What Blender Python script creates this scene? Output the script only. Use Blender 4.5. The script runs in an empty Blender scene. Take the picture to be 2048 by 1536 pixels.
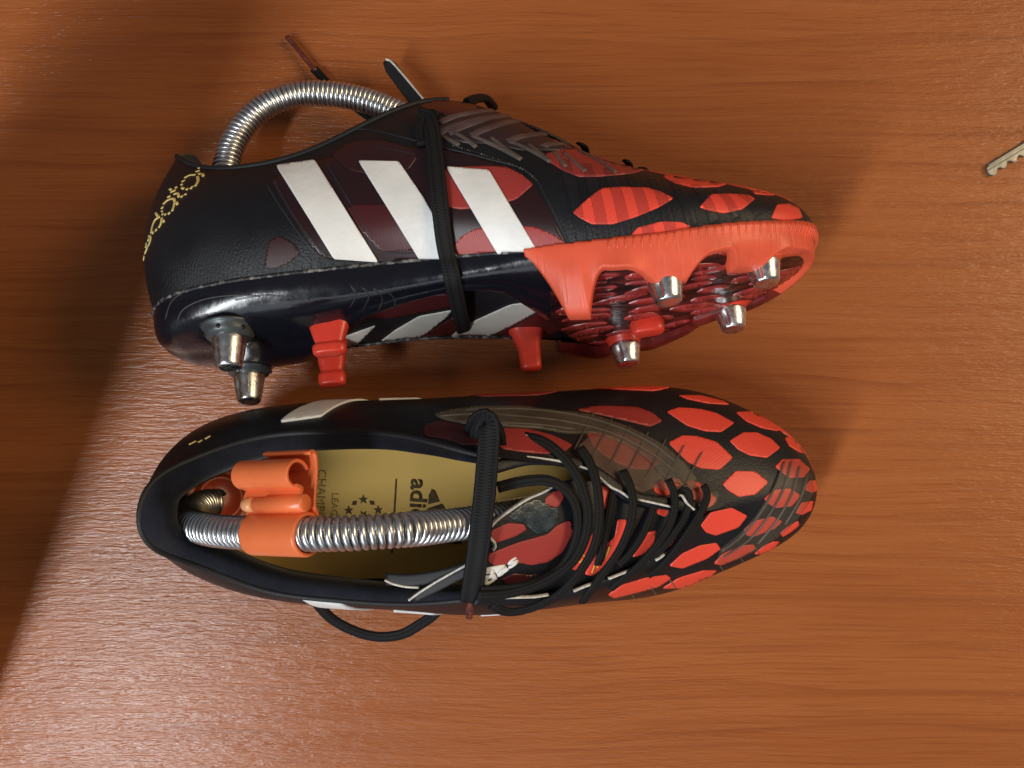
import bpy, bmesh, math, random
import numpy as np
from mathutils import Vector, Matrix
from mathutils.bvhtree import BVHTree
from mathutils.geometry import delaunay_2d_cdt

random.seed(7)
rng = np.random.RandomState(11)
scene = bpy.context.scene
C = scene.collection

# ------------------------------------------------------------------ camera, world, lights
F = 1758.0                      # focal length in pixels of the 2048 wide photograph
CAM_H = 0.424
cam_d = bpy.data.cameras.new('camera')
cam_d.sensor_width = 36.0
cam_d.lens = F / 2048 * 36.0
cam_d.clip_start = 0.01
cam_d.clip_end = 20
cam = bpy.data.objects.new('camera', cam_d)
cam.location = (0, 0, CAM_H)
C.objects.link(cam)
scene.camera = cam
CAMV = Vector((0, 0, CAM_H))

world = bpy.data.worlds.new("World")
scene.world = world
world.use_nodes = True
bg = world.node_tree.nodes['Background']
bg.inputs['Color'].default_value = (0.78, 0.80, 0.90, 1)
bg.inputs['Strength'].default_value = 0.125

def lamp(name, loc, target, size, size_y, power, color):
    d = bpy.data.lights.new(name, 'AREA')
    d.shape = 'RECTANGLE'; d.size = size; d.size_y = size_y
    d.energy = power; d.color = color
    o = bpy.data.objects.new(name, d)
    o.location = loc
    o.rotation_euler = (Vector(target) - Vector(loc)).to_track_quat('-Z', 'Y').to_euler()
    C.objects.link(o)
    return o

# daylight falling from high behind the photographer's left, and a weak warm room light on the right
win = lamp('window_light', (-0.95, -0.95, 1.65), (0.0, 0.0, 0.0), 1.25, 0.20, 34.0, (0.93, 0.97, 1.0))
zc = (Vector((0, 0, 0)) - win.location).normalized()           # the long side of the window runs along the shadow edge
xc = Vector((0.39, 0.92, 0)); xc = (xc - zc * xc.dot(zc)).normalized(); yc = (-zc).cross(xc)
win.rotation_euler = Matrix((xc, yc, -zc)).transposed().to_euler()
lamp('second_window_light', (-0.10, -1.55, 1.05), (0.0, 0.0, 0.03), 1.3, 0.8, 4.2, (0.84, 0.93, 1.0))
lamp('room_light', (1.9, 0.6, 1.6), (0.15, 0.0, 0.0), 1.0, 1.0, 31.0, (1.0, 0.75, 0.44))

scene.view_settings.view_transform = 'Standard'
scene.view_settings.look = 'None'
scene.view_settings.exposure = 0.0
scene.view_settings.gamma = 1.0
scene.render.engine = 'CYCLES'
scene.cycles.use_denoising = True

# ------------------------------------------------------------------ helpers
def ray(px, py):
    return Vector(((px - 1024) / F, (768 - py) / F, -1.0)).normalized()

def at(px, py, z):
    """point of the place seen at that pixel, at height z (metres)"""
    s = (CAM_H - z) / F
    return Vector(((px - 1024) * s, (768 - py) * s, z))

def thing(name, label, cat, matrix=None, group=None):
    o = bpy.data.objects.new(name, None)
    C.objects.link(o)
    o.empty_display_size = 0.02
    if matrix is not None:
        o.matrix_world = matrix
    o['label'] = label; o['category'] = cat
    if group: o['group'] = group
    return o

WM = {}
def world_of(o):
    if o is None:
        return Matrix.Identity(4)
    k = o.name
    if k not in WM:
        WM[k] = world_of(o.parent) @ o.matrix_basis
    return WM[k]

def obj(name, verts, faces, mat, parent=None, smooth=True, world=False, uv=None):
    """verts in the parent's space, or world space with world=True"""
    if world and parent is not None:
        inv = world_of(parent).inverted()
        verts = [inv @ Vector(v) for v in verts]
    me = bpy.data.meshes.new(name)
    me.from_pydata([tuple(v) for v in verts], [], [tuple(int(i) for i in f) for f in faces])
    if smooth:
        me.polygons.foreach_set('use_smooth', [True] * len(me.polygons))
    if mat is not None:
        me.materials.append(mat)
    if uv is not None:
        l = me.uv_layers.new(name='UVMap')
        for p in me.polygons:
            for li, vi in zip(p.loop_indices, p.vertices):
                l.data[li].uv = uv[vi]
    me.update()
    o = bpy.data.objects.new(name, me)
    C.objects.link(o)
    if parent is not None:
        o.parent = parent
    return o

def fix_normals(o):
    bm = bmesh.new(); bm.from_mesh(o.data)
    bmesh.ops.remove_doubles(bm, verts=bm.verts, dist=1e-5)
    bmesh.ops.recalc_face_normals(bm, faces=bm.faces)
    bm.to_mesh(o.data); bm.free()
    o.data.polygons.foreach_set('use_smooth', [True] * len(o.data.polygons))

def bevel_mod(o, w, seg=2):
    m = o.modifiers.new('bevel', 'BEVEL'); m.width = w; m.segments = seg
    m.limit_method = 'ANGLE'; m.angle_limit = math.radians(40)
    return o

def catmull(pts, n=8, closed=False):
    P = [Vector(p) for p in pts]
    m = len(P)
    out = []
    segs = m if closed else m - 1
    for i in range(segs):
        if closed:
            a, b, c, d = P[(i - 1) % m], P[i], P[(i + 1) % m], P[(i + 2) % m]
        else:
            b, c = P[i], P[i + 1]
            a = P[i - 1] if i > 0 else b + (b - c)
            d = P[i + 2] if i + 2 < m else c + (c - b)
        for k in range(n):
            t = k / n
            out.append(0.5 * ((2 * b) + (c - a) * t + (2 * a - 5 * b + 4 * c - d) * t * t + (3 * b - a - 3 * c + d) * t ** 3))
    if not closed:
        out.append(P[-1].copy())
    return out

def resample(pts, step):
    P = [Vector(p) for p in pts]
    L = [0.0]
    for a, b in zip(P, P[1:]): L.append(L[-1] + (b - a).length)
    n = max(2, int(round(L[-1] / step)) + 1)
    out, j = [], 0
    for i in range(n):
        s = L[-1] * i / (n - 1)
        while j < len(L) - 2 and L[j + 1] < s: j += 1
        d = L[j + 1] - L[j]
        out.append(P[j].lerp(P[j + 1], (s - L[j]) / d if d > 1e-9 else 0))
    return out

def sweep(name, pts, w, t, mat, parent, up=None, world=True, nsec=10, square=2.6, taper=None, step=0.0015, n=8):
    """a lace or cord: flat oval section (w wide, t thick) along a curve; up = normal(s) of the flat side"""
    if n > 1: pts = catmull(pts, n)
    P = resample(pts, step)
    m = len(P)
    verts, faces, uv = [], [], []
    prevn = None
    dist = 0.0
    for i, p in enumerate(P):
        tg = (P[min(i + 1, m - 1)] - P[max(i - 1, 0)]).normalized()
        u = up[min(int(i / (m - 1) * (len(up) - 1) + 0.5), len(up) - 1)] if isinstance(up, list) else (up or Vector((0, 0, 1)))
        u = Vector(u)
        nrm = u - tg * u.dot(tg)
        if nrm.length < 0.15:
            nrm = prevn - tg * prevn.dot(tg) if prevn is not None else tg.orthogonal()
        nrm.normalize()
        if prevn is not None and nrm.dot(prevn) < 0: nrm = -nrm
        if prevn is not None:
            nrm = (nrm + prevn * 1.5); nrm = (nrm - tg * nrm.dot(tg)).normalized()
        prevn = nrm
        side = tg.cross(nrm)
        f = i / (m - 1)
        ww, tt = w, t
        if taper is not None:
            k = taper(f); ww, tt = w * k[0], t * k[1]
        if i: dist += (p - P[i - 1]).length
        for k in range(nsec):
            a = 2 * math.pi * k / nsec
            ca, sa = math.cos(a), math.sin(a)
            e = 2.0 / square
            x = math.copysign(abs(ca) ** e, ca); y = math.copysign(abs(sa) ** e, sa)
            verts.append(p + side * (x * ww / 2) + nrm * (y * tt / 2))
            uv.append((dist * 1000, k / nsec))
    for i in range(m - 1):
        for k in range(nsec):
            k2 = (k + 1) % nsec
            faces.append((i * nsec + k, i * nsec + k2, (i + 1) * nsec + k2, (i + 1) * nsec + k))
    faces.append(tuple(range(nsec - 1, -1, -1)))
    faces.append(tuple((m - 1) * nsec + k for k in range(nsec)))
    return obj(name, verts, faces, mat, parent, world=world, uv=uv)

def lathe(name, prof, origin, axis, mat, parent, n=28, world=False, close=True, flat=False, slots=None):
    """prof: list of (r, h) along the axis"""
    ax = Vector(axis).normalized()
    e1 = ax.orthogonal().normalized(); e2 = ax.cross(e1)
    O = Vector(origin)
    verts, faces = [], []
    for (r, h) in prof:
        for k in range(n):
            a = 2 * math.pi * k / n
            rr = r if slots is None else r * slots(a, h)
            verts.append(O + ax * h + e1 * (rr * math.cos(a)) + e2 * (rr * math.sin(a)))
    for i in range(len(prof) - 1):
        for k in range(n):
            k2 = (k + 1) % n
            faces.append((i * n + k, i * n + k2, (i + 1) * n + k2, (i + 1) * n + k))
    if close:
        faces.append(tuple(range(n - 1, -1, -1)))
        faces.append(tuple((len(prof) - 1) * n + k for k in range(n)))
    o = obj(name, verts, faces, mat, parent, world=world, smooth=not flat)
    return o

def inside(p, poly):
    x, y = p; c = False; j = len(poly) - 1
    for i in range(len(poly)):
        xi, yi = poly[i]; xj, yj = poly[j]
        if (yi > y) != (yj > y) and x < (xj - xi) * (y - yi) / (yj - yi) + xi: c = not c
        j = i
    return c

def rounded(poly, r=0.22):
    out = []
    n = len(poly)
    for i in range(n):
        a = Vector(poly[i - 1]); b = Vector(poly[i]); c = Vector(poly[(i + 1) % n])
        p = b.lerp(a, r); q = b.lerp(c, r)
        for t in (0.0, 0.33, 0.67, 1.0):
            out.append(tuple((p * (1 - t) ** 2 + b * 2 * t * (1 - t) + q * t * t)))
    return out

def densify(poly, step):
    out = []
    n = len(poly)
    for i in range(n):
        a, b = Vector(poly[i]), Vector(poly[(i + 1) % n])
        k = max(1, int((b - a).length / step))
        for j in range(k): out.append(tuple(a.lerp(b, j / k)))
    return out

def tri2d(poly, step, holes=()):
    pts = [Vector(p) for p in poly]
    loops = [list(range(len(pts)))]
    for h in holes:
        loops.append(list(range(len(pts), len(pts) + len(h)))[::-1])
        pts += [Vector(p) for p in h]
    edges = []
    for l in loops:
        edges += [(l[i], l[(i + 1) % len(l)]) for i in range(len(l))]
    xs = [p[0] for p in poly]; ys = [p[1] for p in poly]
    y = min(ys) + step * 0.5; row = 0
    while y < max(ys):
        x = min(xs) + (step * 0.5 if row % 2 else 0)
        while x < max(xs):
            if inside((x, y), poly) and not any(inside((x, y), h) for h in holes):
                pts.append(Vector((x, y)))
            x += step
        y += step * 0.87; row += 1
    r = delaunay_2d_cdt(pts, edges, [], 0, 1e-4)
    V, T = r[0], r[2]
    V = [tuple(v) for v in V]
    faces = []
    for f in T:
        cx = sum(V[i][0] for i in f) / len(f); cy = sum(V[i][1] for i in f) / len(f)
        if inside((cx, cy), poly) and not any(inside((cx, cy), h) for h in holes):
            faces.append(tuple(f))
    return V, faces

def shell(name, hits, faces, mat, parent, off, depth, maxedge=0.012, world=True, pieces=1):
    """thin raised piece lying on a surface: hits = list of (pos, normal) or None"""
    F2 = []
    for f in faces:
        if any(hits[i] is None for i in f): continue
        ok = True
        for a in range(len(f)):
            if (hits[f[a]][0] - hits[f[a - 1]][0]).length > maxedge: ok = False
        if ok: F2.append(tuple(f))
    if not F2: return None
    # keep the main piece only
    par = {}
    def find(x):
        while par.setdefault(x, x) != x: par[x] = par[par[x]]; x = par[x]
        return x
    for f in F2:
        for i in f[1:]: par[find(i)] = find(f[0])
    cn = {}
    for f in F2: cn[find(f[0])] = cn.get(find(f[0]), 0) + 1
    if pieces == 1:
        big = max(cn, key=cn.get); F2 = [f for f in F2 if find(f[0]) == big]
    used = sorted({i for f in F2 for i in f})
    idx = {i: k for k, i in enumerate(used)}
    P = [hits[i][0] for i in used]; N = [hits[i][1] for i in used]
    # smooth normals a little
    nb = [Vector(n) for n in N]
    acc = [Vector(n) for n in N]
    for f in F2:
        for a in f:
            for b in f:
                if a != b: acc[idx[a]] = acc[idx[a]] + nb[idx[b]] * 0.5
    N = [a.normalized() for a in acc]
    F2 = [tuple(idx[i] for i in f) for f in F2]
    # orient outwards
    out = []
    for f in F2:
        nn = (P[f[1]] - P[f[0]]).cross(P[f[2]] - P[f[0]])
        out.append(f if nn.dot(N[f[0]]) > 0 else tuple(reversed(f)))
    F2 = out
    n = len(P)
    cnt = {}
    for f in F2:
        for a, b in zip(f, f[1:] + f[:1]):
            cnt[(a, b)] = 1
    verts = [p + q * off for p, q in zip(P, N)]
    faces = list(F2)
    bidx = {}
    for (a, b) in list(cnt):
        if (b, a) not in cnt:
            for v in (a, b):
                if v not in bidx:
                    bidx[v] = len(verts); verts.append(P[v] - N[v] * depth)
            faces.append((b, a, bidx[a], bidx[b]))
    o = obj(name, verts, faces, mat, parent, world=world)
    return o

def cast(bvh, px, py):
    h = bvh.ray_cast(CAMV, ray(px, py))
    if h[0] is None: return None
    nn = h[1] if h[1].dot(ray(px, py)) < 0 else -h[1]
    return (h[0], nn)

def decal(name, poly, bvh, mat, parent, off=0.0004, depth=0.0006, step=7, r=0.2, holes=(), maxedge=0.012):
    if r: poly = rounded(poly, r)
    poly = densify(poly, step)
    V, T = tri2d(poly, step, holes)
    hits = [cast(bvh, *v) for v in V]
    return shell(name, hits, T, mat, parent, off, depth, maxedge)

def grid_faces(nu, nv, closed_u=False):
    f = []
    for i in range(nu if closed_u else nu - 1):
        for j in range(nv - 1):
            a = i * nv + j; b = ((i + 1) % nu) * nv + j
            f.append((a, b, b + 1, a + 1))
    return f

def strip_of(pts, n=8, step=6):
    return resample(catmull([Vector((p[0], p[1], 0)) for p in pts], n), step)
# ------------------------------------------------------------------ materials
def new_mat(name):
    m = bpy.data.materials.new(name); m.use_nodes = True
    nt = m.node_tree
    return m, nt, nt.nodes['Principled BSDF']

def N(nt, kind, **kw):
    n = nt.nodes.new(kind)
    for k, v in kw.items(): setattr(n, k, v)
    return n

def simple(name, col, rough=0.5, metal=0.0, coat=0.0, bump=None, var=0.0, varscale=60, spec=0.5, roughvar=0.0, sheen=0.0):
    m, nt, b = new_mat(name)
    b.inputs['Base Color'].default_value = (*col, 1)
    b.inputs['Roughness'].default_value = rough
    b.inputs['Metallic'].default_value = metal
    b.inputs['Coat Weight'].default_value = coat
    b.inputs['Coat Roughness'].default_value = 0.12
    b.inputs['Specular IOR Level'].default_value = spec
    b.inputs['Sheen Weight'].default_value = sheen
    tc = N(nt, 'ShaderNodeTexCoord')
    if var or roughvar:
        no = N(nt, 'ShaderNodeTexNoise'); no.inputs['Scale'].default_value = varscale; no.inputs['Detail'].default_value = 6
        nt.links.new(tc.outputs['Object'], no.inputs['Vector'])
        if var:
            mp = N(nt, 'ShaderNodeMapRange')
            mp.inputs['From Min'].default_value = 0.3; mp.inputs['From Max'].default_value = 0.7
            mp.inputs['To Min'].default_value = 1 - var; mp.inputs['To Max'].default_value = 1 + var
            nt.links.new(no.outputs['Fac'], mp.inputs['Value'])
            mx = N(nt, 'ShaderNodeMix', data_type='RGBA', blend_type='MULTIPLY')
            mx.inputs['Factor'].default_value = 1
            mx.inputs['A'].default_value = (*col, 1)
            nt.links.new(mp.outputs['Result'], mx.inputs['B'])
            nt.links.new(mx.outputs['Result'], b.inputs['Base Color'])
        if roughvar:
            mp = N(nt, 'ShaderNodeMapRange')
            mp.inputs['From Min'].default_value = 0.3; mp.inputs['From Max'].default_value = 0.7
            mp.inputs['To Min'].default_value = max(0.02, rough - roughvar); mp.inputs['To Max'].default_value = rough + roughvar
            nt.links.new(no.outputs['Fac'], mp.inputs['Value'])
            nt.links.new(mp.outputs['Result'], b.inputs['Roughness'])
    if bump:
        sc, dist = bump
        no = N(nt, 'ShaderNodeTexNoise'); no.inputs['Scale'].default_value = sc; no.inputs['Detail'].default_value = 4
        nt.links.new(tc.outputs['Object'], no.inputs['Vector'])
        bp = N(nt, 'ShaderNodeBump'); bp.inputs['Distance'].default_value = dist; bp.inputs['Strength'].default_value = 0.6
        nt.links.new(no.outputs['Fac'], bp.inputs['Height'])
        nt.links.new(bp.outputs['Normal'], b.inputs['Normal'])
    return m

def textile(name, col, col2, rough=0.5, scale=1100, bumpd=0.00015, coat=0.0, axis=(1, 0.2, 0.3), mixf=0.6, varscale=40, spec=0.5, grain=0):
    """woven mesh seen through a thin skin: fine ribs + crossing ribs, colour and relief"""
    m, nt, b = new_mat(name)
    tc = N(nt, 'ShaderNodeTexCoord')
    w1 = N(nt, 'ShaderNodeTexWave', wave_type='BANDS', bands_direction='X'); w1.inputs['Scale'].default_value = scale / 6.3
    w2 = N(nt, 'ShaderNodeTexWave', wave_type='BANDS', bands_direction='Z'); w2.inputs['Scale'].default_value = scale / 6.3
    mp = N(nt, 'ShaderNodeMapping'); mp.inputs['Rotation'].default_value = axis
    nt.links.new(tc.outputs['Object'], mp.inputs['Vector'])
    for w in (w1, w2):
        w.inputs['Distortion'].default_value = 0.6
        w.inputs['Detail'].default_value = 1
        nt.links.new(mp.outputs['Vector'], w.inputs['Vector'])
    mul = N(nt, 'ShaderNodeMath', operation='MAXIMUM')
    nt.links.new(w1.outputs['Fac'], mul.inputs[0]); nt.links.new(w2.outputs['Fac'], mul.inputs[1])
    no = N(nt, 'ShaderNodeTexNoise'); no.inputs['Scale'].default_value = varscale; no.inputs['Detail'].default_value = 5
    nt.links.new(tc.outputs['Object'], no.inputs['Vector'])
    ad = N(nt, 'ShaderNodeMath', operation='MULTIPLY_ADD'); ad.inputs[1].default_value = mixf
    nt.links.new(mul.outputs[0], ad.inputs[0])
    s = N(nt, 'ShaderNodeMath', operation='MULTIPLY'); s.inputs[1].default_value = 0.6
    nt.links.new(no.outputs['Fac'], s.inputs[0]); nt.links.new(s.outputs[0], ad.inputs[2])
    mx = N(nt, 'ShaderNodeMix', data_type='RGBA')
    mx.inputs['A'].default_value = (*col2, 1); mx.inputs['B'].default_value = (*col, 1)
    nt.links.new(ad.outputs[0], mx.inputs['Factor'])
    nt.links.new(mx.outputs['Result'], b.inputs['Base Color'])
    bp = N(nt, 'ShaderNodeBump'); bp.inputs['Distance'].default_value = bumpd; bp.inputs['Strength'].default_value = 0.7
    if grain:
        gn = N(nt, 'ShaderNodeTexNoise'); gn.inputs['Scale'].default_value = 1100; gn.inputs['Detail'].default_value = 3
        nt.links.new(tc.outputs['Object'], gn.inputs['Vector'])
        ga = N(nt, 'ShaderNodeMath', operation='MULTIPLY_ADD'); ga.inputs[1].default_value = grain
        nt.links.new(gn.outputs['Fac'], ga.inputs[0]); nt.links.new(mul.outputs[0], ga.inputs[2])
        nt.links.new(ga.outputs[0], bp.inputs['Height'])
        rv = N(nt, 'ShaderNodeMapRange'); rv.inputs['From Min'].default_value = 0.3; rv.inputs['From Max'].default_value = 0.7
        rv.inputs['To Min'].default_value = rough - 0.12; rv.inputs['To Max'].default_value = rough + 0.14
        nt.links.new(no.outputs['Fac'], rv.inputs['Value']); nt.links.new(rv.outputs['Result'], b.inputs['Roughness'])
    else:
        nt.links.new(mul.outputs[0], bp.inputs['Height'])
    nt.links.new(bp.outputs['Normal'], b.inputs['Normal'])
    b.inputs['Roughness'].default_value = rough
    b.inputs['Coat Weight'].default_value = coat
    b.inputs['Specular IOR Level'].default_value = spec
    return m

def film(name, col, alpha, rough=0.4, bump=(120, 0.0004)):
    """translucent rubber skin"""
    m = simple(name, col, rough, bump=bump, var=0.25, varscale=90)
    m.node_tree.nodes['Principled BSDF'].inputs['Alpha'].default_value = alpha
    return m

def ribbed(name, col, rough=0.45, scale=420, dist=0.0006, rot=(0, 0, 0.15), var=0.12, coat=0.0):
    """moulded plastic with fine scored lines"""
    m = simple(name, col, rough, var=var, varscale=70, coat=coat)
    nt = m.node_tree; b = nt.nodes['Principled BSDF']
    tc = N(nt, 'ShaderNodeTexCoord')
    mp = N(nt, 'ShaderNodeMapping'); mp.inputs['Rotation'].default_value = rot; mp.inputs['Scale'].default_value = (1, 0.06, 0.06)
    nt.links.new(tc.outputs['Object'], mp.inputs['Vector'])
    no = N(nt, 'ShaderNodeTexNoise'); no.inputs['Scale'].default_value = scale; no.inputs['Detail'].default_value = 2
    nt.links.new(mp.outputs['Vector'], no.inputs['Vector'])
    mr = N(nt, 'ShaderNodeMapRange'); mr.inputs['From Min'].default_value = 0.36; mr.inputs['From Max'].default_value = 0.5
    nt.links.new(no.outputs['Fac'], mr.inputs['Value'])
    bp = N(nt, 'ShaderNodeBump'); bp.inputs['Distance'].default_value = dist; bp.inputs['Strength'].default_value = 0.6
    nt.links.new(mr.outputs['Result'], bp.inputs['Height'])
    nt.links.new(bp.outputs['Normal'], b.inputs['Normal'])
    return m

def wood():
    m, nt, b = new_mat('cherry_wood_laminate')
    tc = N(nt, 'ShaderNodeTexCoord')
    # slow warp so that the lines wander
    wn = N(nt, 'ShaderNodeTexNoise'); wn.inputs['Scale'].default_value = 4.5; wn.inputs['Detail'].default_value = 2
    wmap = N(nt, 'ShaderNodeMapping'); wmap.inputs['Scale'].default_value = (0.9, 2.2, 1)
    nt.links.new(tc.outputs['Object'], wmap.inputs['Vector']); nt.links.new(wmap.outputs['Vector'], wn.inputs['Vector'])
    sub = N(nt, 'ShaderNodeVectorMath', operation='SUBTRACT'); sub.inputs[1].default_value = (0.5, 0.5, 0.5)
    nt.links.new(wn.outputs['Color'], sub.inputs[0])
    scl = N(nt, 'ShaderNodeVectorMath', operation='MULTIPLY'); scl.inputs[1].default_value = (0.0, 0.020, 0)
    nt.links.new(sub.outputs[0], scl.inputs[0])
    add = N(nt, 'ShaderNodeVectorMath', operation='ADD')
    nt.links.new(tc.outputs['Object'], add.inputs[0]); nt.links.new(scl.outputs[0], add.inputs[1])
    def streak(sx, sy, scale, detail, rough=0.6, src=add):
        mp = N(nt, 'ShaderNodeMapping'); mp.inputs['Scale'].default_value = (sx, sy, 1)
        nt.links.new(src.outputs[0], mp.inputs['Vector'])
        no = N(nt, 'ShaderNodeTexNoise'); no.inputs['Scale'].default_value = scale
        no.inputs['Detail'].default_value = detail; no.inputs['Roughness'].default_value = rough
        nt.links.new(mp.outputs['Vector'], no.inputs['Vector'])
        return no.outputs['Fac']
    def rng_(v, a, b_, c, d, clamp=True):
        r = N(nt, 'ShaderNodeMapRange'); r.clamp = clamp
        r.inputs['From Min'].default_value = a; r.inputs['From Max'].default_value = b_
        r.inputs['To Min'].default_value = c; r.inputs['To Max'].default_value = d
        nt.links.new(v, r.inputs['Value']); return r.outputs['Result']
    def math_(op, a, b_):
        n = N(nt, 'ShaderNodeMath', operation=op)
        for i, v in enumerate((a, b_)):
            if isinstance(v, (int, float)): n.inputs[i].default_value = v
            else: nt.links.new(v, n.inputs[i])
        return n.outputs[0]
    fine = streak(0.018, 1, 900, 3)          # pores: hair-thin short dashes
    mid = streak(0.03, 1, 170, 4)
    broad = streak(0.10, 1, 14, 3)
    lines = streak(0.012, 1, 130, 3, 0.5)    # long dark growth lines
    blotch = streak(0.5, 1, 9, 2)
    # growth-ring lines from a warped height
    rw = N(nt, 'ShaderNodeTexWave', wave_type='BANDS', bands_direction='Y', wave_profile='SAW')
    rw.inputs['Scale'].default_value = 15; rw.inputs['Distortion'].default_value = 4.5
    rw.inputs['Detail'].default_value = 2.5; rw.inputs['Detail Scale'].default_value = 1.2
    rmp = N(nt, 'ShaderNodeMapping'); rmp.inputs['Scale'].default_value = (0.22, 1, 1)
    nt.links.new(add.outputs[0], rmp.inputs['Vector']); nt.links.new(rmp.outputs['Vector'], rw.inputs['Vector'])
    ring = rng_(rw.outputs['Fac'], 0.80, 1.0, 0, 1)
    fade = rng_(streak(0.6, 1, 16, 2), 0.42, 0.62, 0.1, 1)
    ring = math_('MULTIPLY', ring, fade)
    tone = N(nt, 'ShaderNodeMix', data_type='RGBA')
    tone.inputs['A'].default_value = (0.325, 0.092, 0.0235, 1); tone.inputs['B'].default_value = (0.390, 0.124, 0.035, 1)
    k = math_('ADD', math_('MULTIPLY', rng_(broad, 0.3, 0.7, 0, 1), 0.5), math_('MULTIPLY', rng_(mid, 0.3, 0.7, 0, 1), 0.5))
    nt.links.new(k, tone.inputs['Factor'])
    tone2 = N(nt, 'ShaderNodeMix', data_type='RGBA')
    tone2.inputs['B'].default_value = (0.190, 0.043, 0.010, 1)
    nt.links.new(tone.outputs['Result'], tone2.inputs['A'])
    dark = math_('MULTIPLY', rng_(fine, 0.50, 0.68, 0, 1), 0.42)
    dark = math_('MAXIMUM', dark, math_('MULTIPLY', rng_(lines, 0.58, 0.72, 0, 1), 0.4))
    dark = math_('MAXIMUM', dark, math_('MULTIPLY', ring, 0.5))
    nt.links.new(dark, tone2.inputs['Factor'])
    hs = N(nt, 'ShaderNodeHueSaturation'); hs.inputs['Saturation'].default_value = 1.0
    nt.links.new(rng_(blotch, 0.3, 0.7, 0.94, 1.06), hs.inputs['Value'])
    nt.links.new(tone2.outputs['Result'], hs.inputs['Color'])
    nt.links.new(hs.outputs['Color'], b.inputs['Base Color'])
    b.inputs['Roughness'].default_value = 0.34
    b.inputs['Specular IOR Level'].default_value = 0.36
    rr = rng_(mid, 0.3, 0.7, 0.20, 0.31)
    nt.links.new(rr, b.inputs['Roughness'])
    # embossed pores catch the window light
    flake = streak(0.22, 1, 540, 3, 0.7, src=tc)
    hgt = math_('ADD', math_('MULTIPLY', flake, 1.0), math_('MULTIPLY', fine, 0.2))
    bp = N(nt, 'ShaderNodeBump'); bp.inputs['Distance'].default_value = 0.0010; bp.inputs['Strength'].default_value = 0.62
    nt.links.new(hgt, bp.inputs['Height'])
    nt.links.new(bp.outputs['Normal'], b.inputs['Normal'])
    return m

def laced():
    m, nt, b = new_mat('black_lace_weave')
    uv = N(nt, 'ShaderNodeUVMap')
    sep = N(nt, 'ShaderNodeSeparateXYZ'); nt.links.new(uv.outputs['UV'], sep.inputs[0])
    def wave(ku, kv):
        a = N(nt, 'ShaderNodeMath', operation='MULTIPLY'); a.inputs[1].default_value = ku
        nt.links.new(sep.outputs['X'], a.inputs[0])
        c = N(nt, 'ShaderNodeMath', operation='MULTIPLY_ADD'); c.inputs[1].default_value = kv
        nt.links.new(sep.outputs['Y'], c.inputs[0]); nt.links.new(a.outputs[0], c.inputs[2])
        s = N(nt, 'ShaderNodeMath', operation='SINE'); nt.links.new(c.outputs[0], s.inputs[0])
        return s.outputs[0]
    mx0 = N(nt, 'ShaderNodeMath', operation='MAXIMUM')
    nt.links.new(wave(5.5, 2 * math.pi * 5), mx0.inputs[0]); nt.links.new(wave(5.5, -2 * math.pi * 5), mx0.inputs[1])
    sc = N(nt, 'ShaderNodeMath', operation='MULTIPLY'); sc.inputs[1].default_value = 0.9
    nt.links.new(mx0.outputs[0], sc.inputs[0])
    mxn = N(nt, 'ShaderNodeMath', operation='ADD')
    nt.links.new(sc.outputs[0], mxn.inputs[0]); nt.links.new(wave(0.0, 2 * math.pi * 9), mxn.inputs[1])
    bp = N(nt, 'ShaderNodeBump'); bp.inputs['Distance'].default_value = 0.00016; bp.inputs['Strength'].default_value = 0.45
    nt.links.new(mxn.outputs[0], bp.inputs['Height']); nt.links.new(bp.outputs['Normal'], b.inputs['Normal'])
    mr = N(nt, 'ShaderNodeMix', data_type='RGBA')
    mr.inputs['A'].default_value = (0.006, 0.006, 0.007, 1); mr.inputs['B'].default_value = (0.012, 0.0125, 0.0135, 1)
    nt.links.new(mxn.outputs[0], mr.inputs['Factor']); nt.links.new(mr.outputs['Result'], b.inputs['Base Color'])
    b.inputs['Roughness'].default_value = 0.68
    b.inputs['Specular IOR Level'].default_value = 0.22
    return m

M = {}
M['wood'] = wood()
M['black'] = textile('black_synthetic', (0.0070, 0.0078, 0.0105), (0.005, 0.0055, 0.008), rough=0.46, scale=3600, bumpd=0.00005, spec=0.42, grain=5.0)
M['lining'] = simple('navy_lining_fabric', (0.010, 0.011, 0.018), 0.92, bump=(1500, 0.0004), var=0.3, varscale=150, sheen=0.12, spec=0.15)
M['binding'] = simple('black_collar_tape', (0.008, 0.008, 0.010), 0.6, bump=(1500, 0.0002))
M['red'] = textile('bright_red_print', (0.90, 0.085, 0.050), (0.80, 0.065, 0.038), rough=0.42, scale=2400, bumpd=0.00005, mixf=0.35)
M['red_mesh'] = textile('red_mesh_print', (0.40, 0.046, 0.038), (0.17, 0.015, 0.015), rough=0.4, scale=6600, bumpd=0.00005, mixf=0.7)
M['dark_red'] = textile('dark_red_mesh_print', (0.095, 0.013, 0.015), (0.032, 0.006, 0.008), rough=0.36, scale=6600, bumpd=0.00001, mixf=0.25)
M['faint_red'] = textile('faint_red_print', (0.050, 0.010, 0.011), (0.018, 0.006, 0.008), rough=0.4, scale=6600, bumpd=0.00001, mixf=0.25)
M['white'] = simple('white_stripe_film', (0.80, 0.80, 0.78), 0.40, var=0.09, varscale=45, bump=(110, 0.0008))
M['white_worn'] = simple('worn_white_edge', (0.62, 0.60, 0.55), 0.7, var=0.3, varscale=700, bump=(900, 0.0004))
M['shaded_stripe'] = simple('shaded_white_stripe_film', (0.55, 0.53, 0.48), 0.5, var=0.1)  # white stripe again, with the shade under the arch put into its colour
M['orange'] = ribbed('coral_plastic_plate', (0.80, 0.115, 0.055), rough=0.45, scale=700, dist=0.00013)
M['sole_stroke'] = simple('red_sole_stroke', (0.33, 0.036, 0.032), 0.26, var=0.4, varscale=200, coat=0.2)
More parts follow.
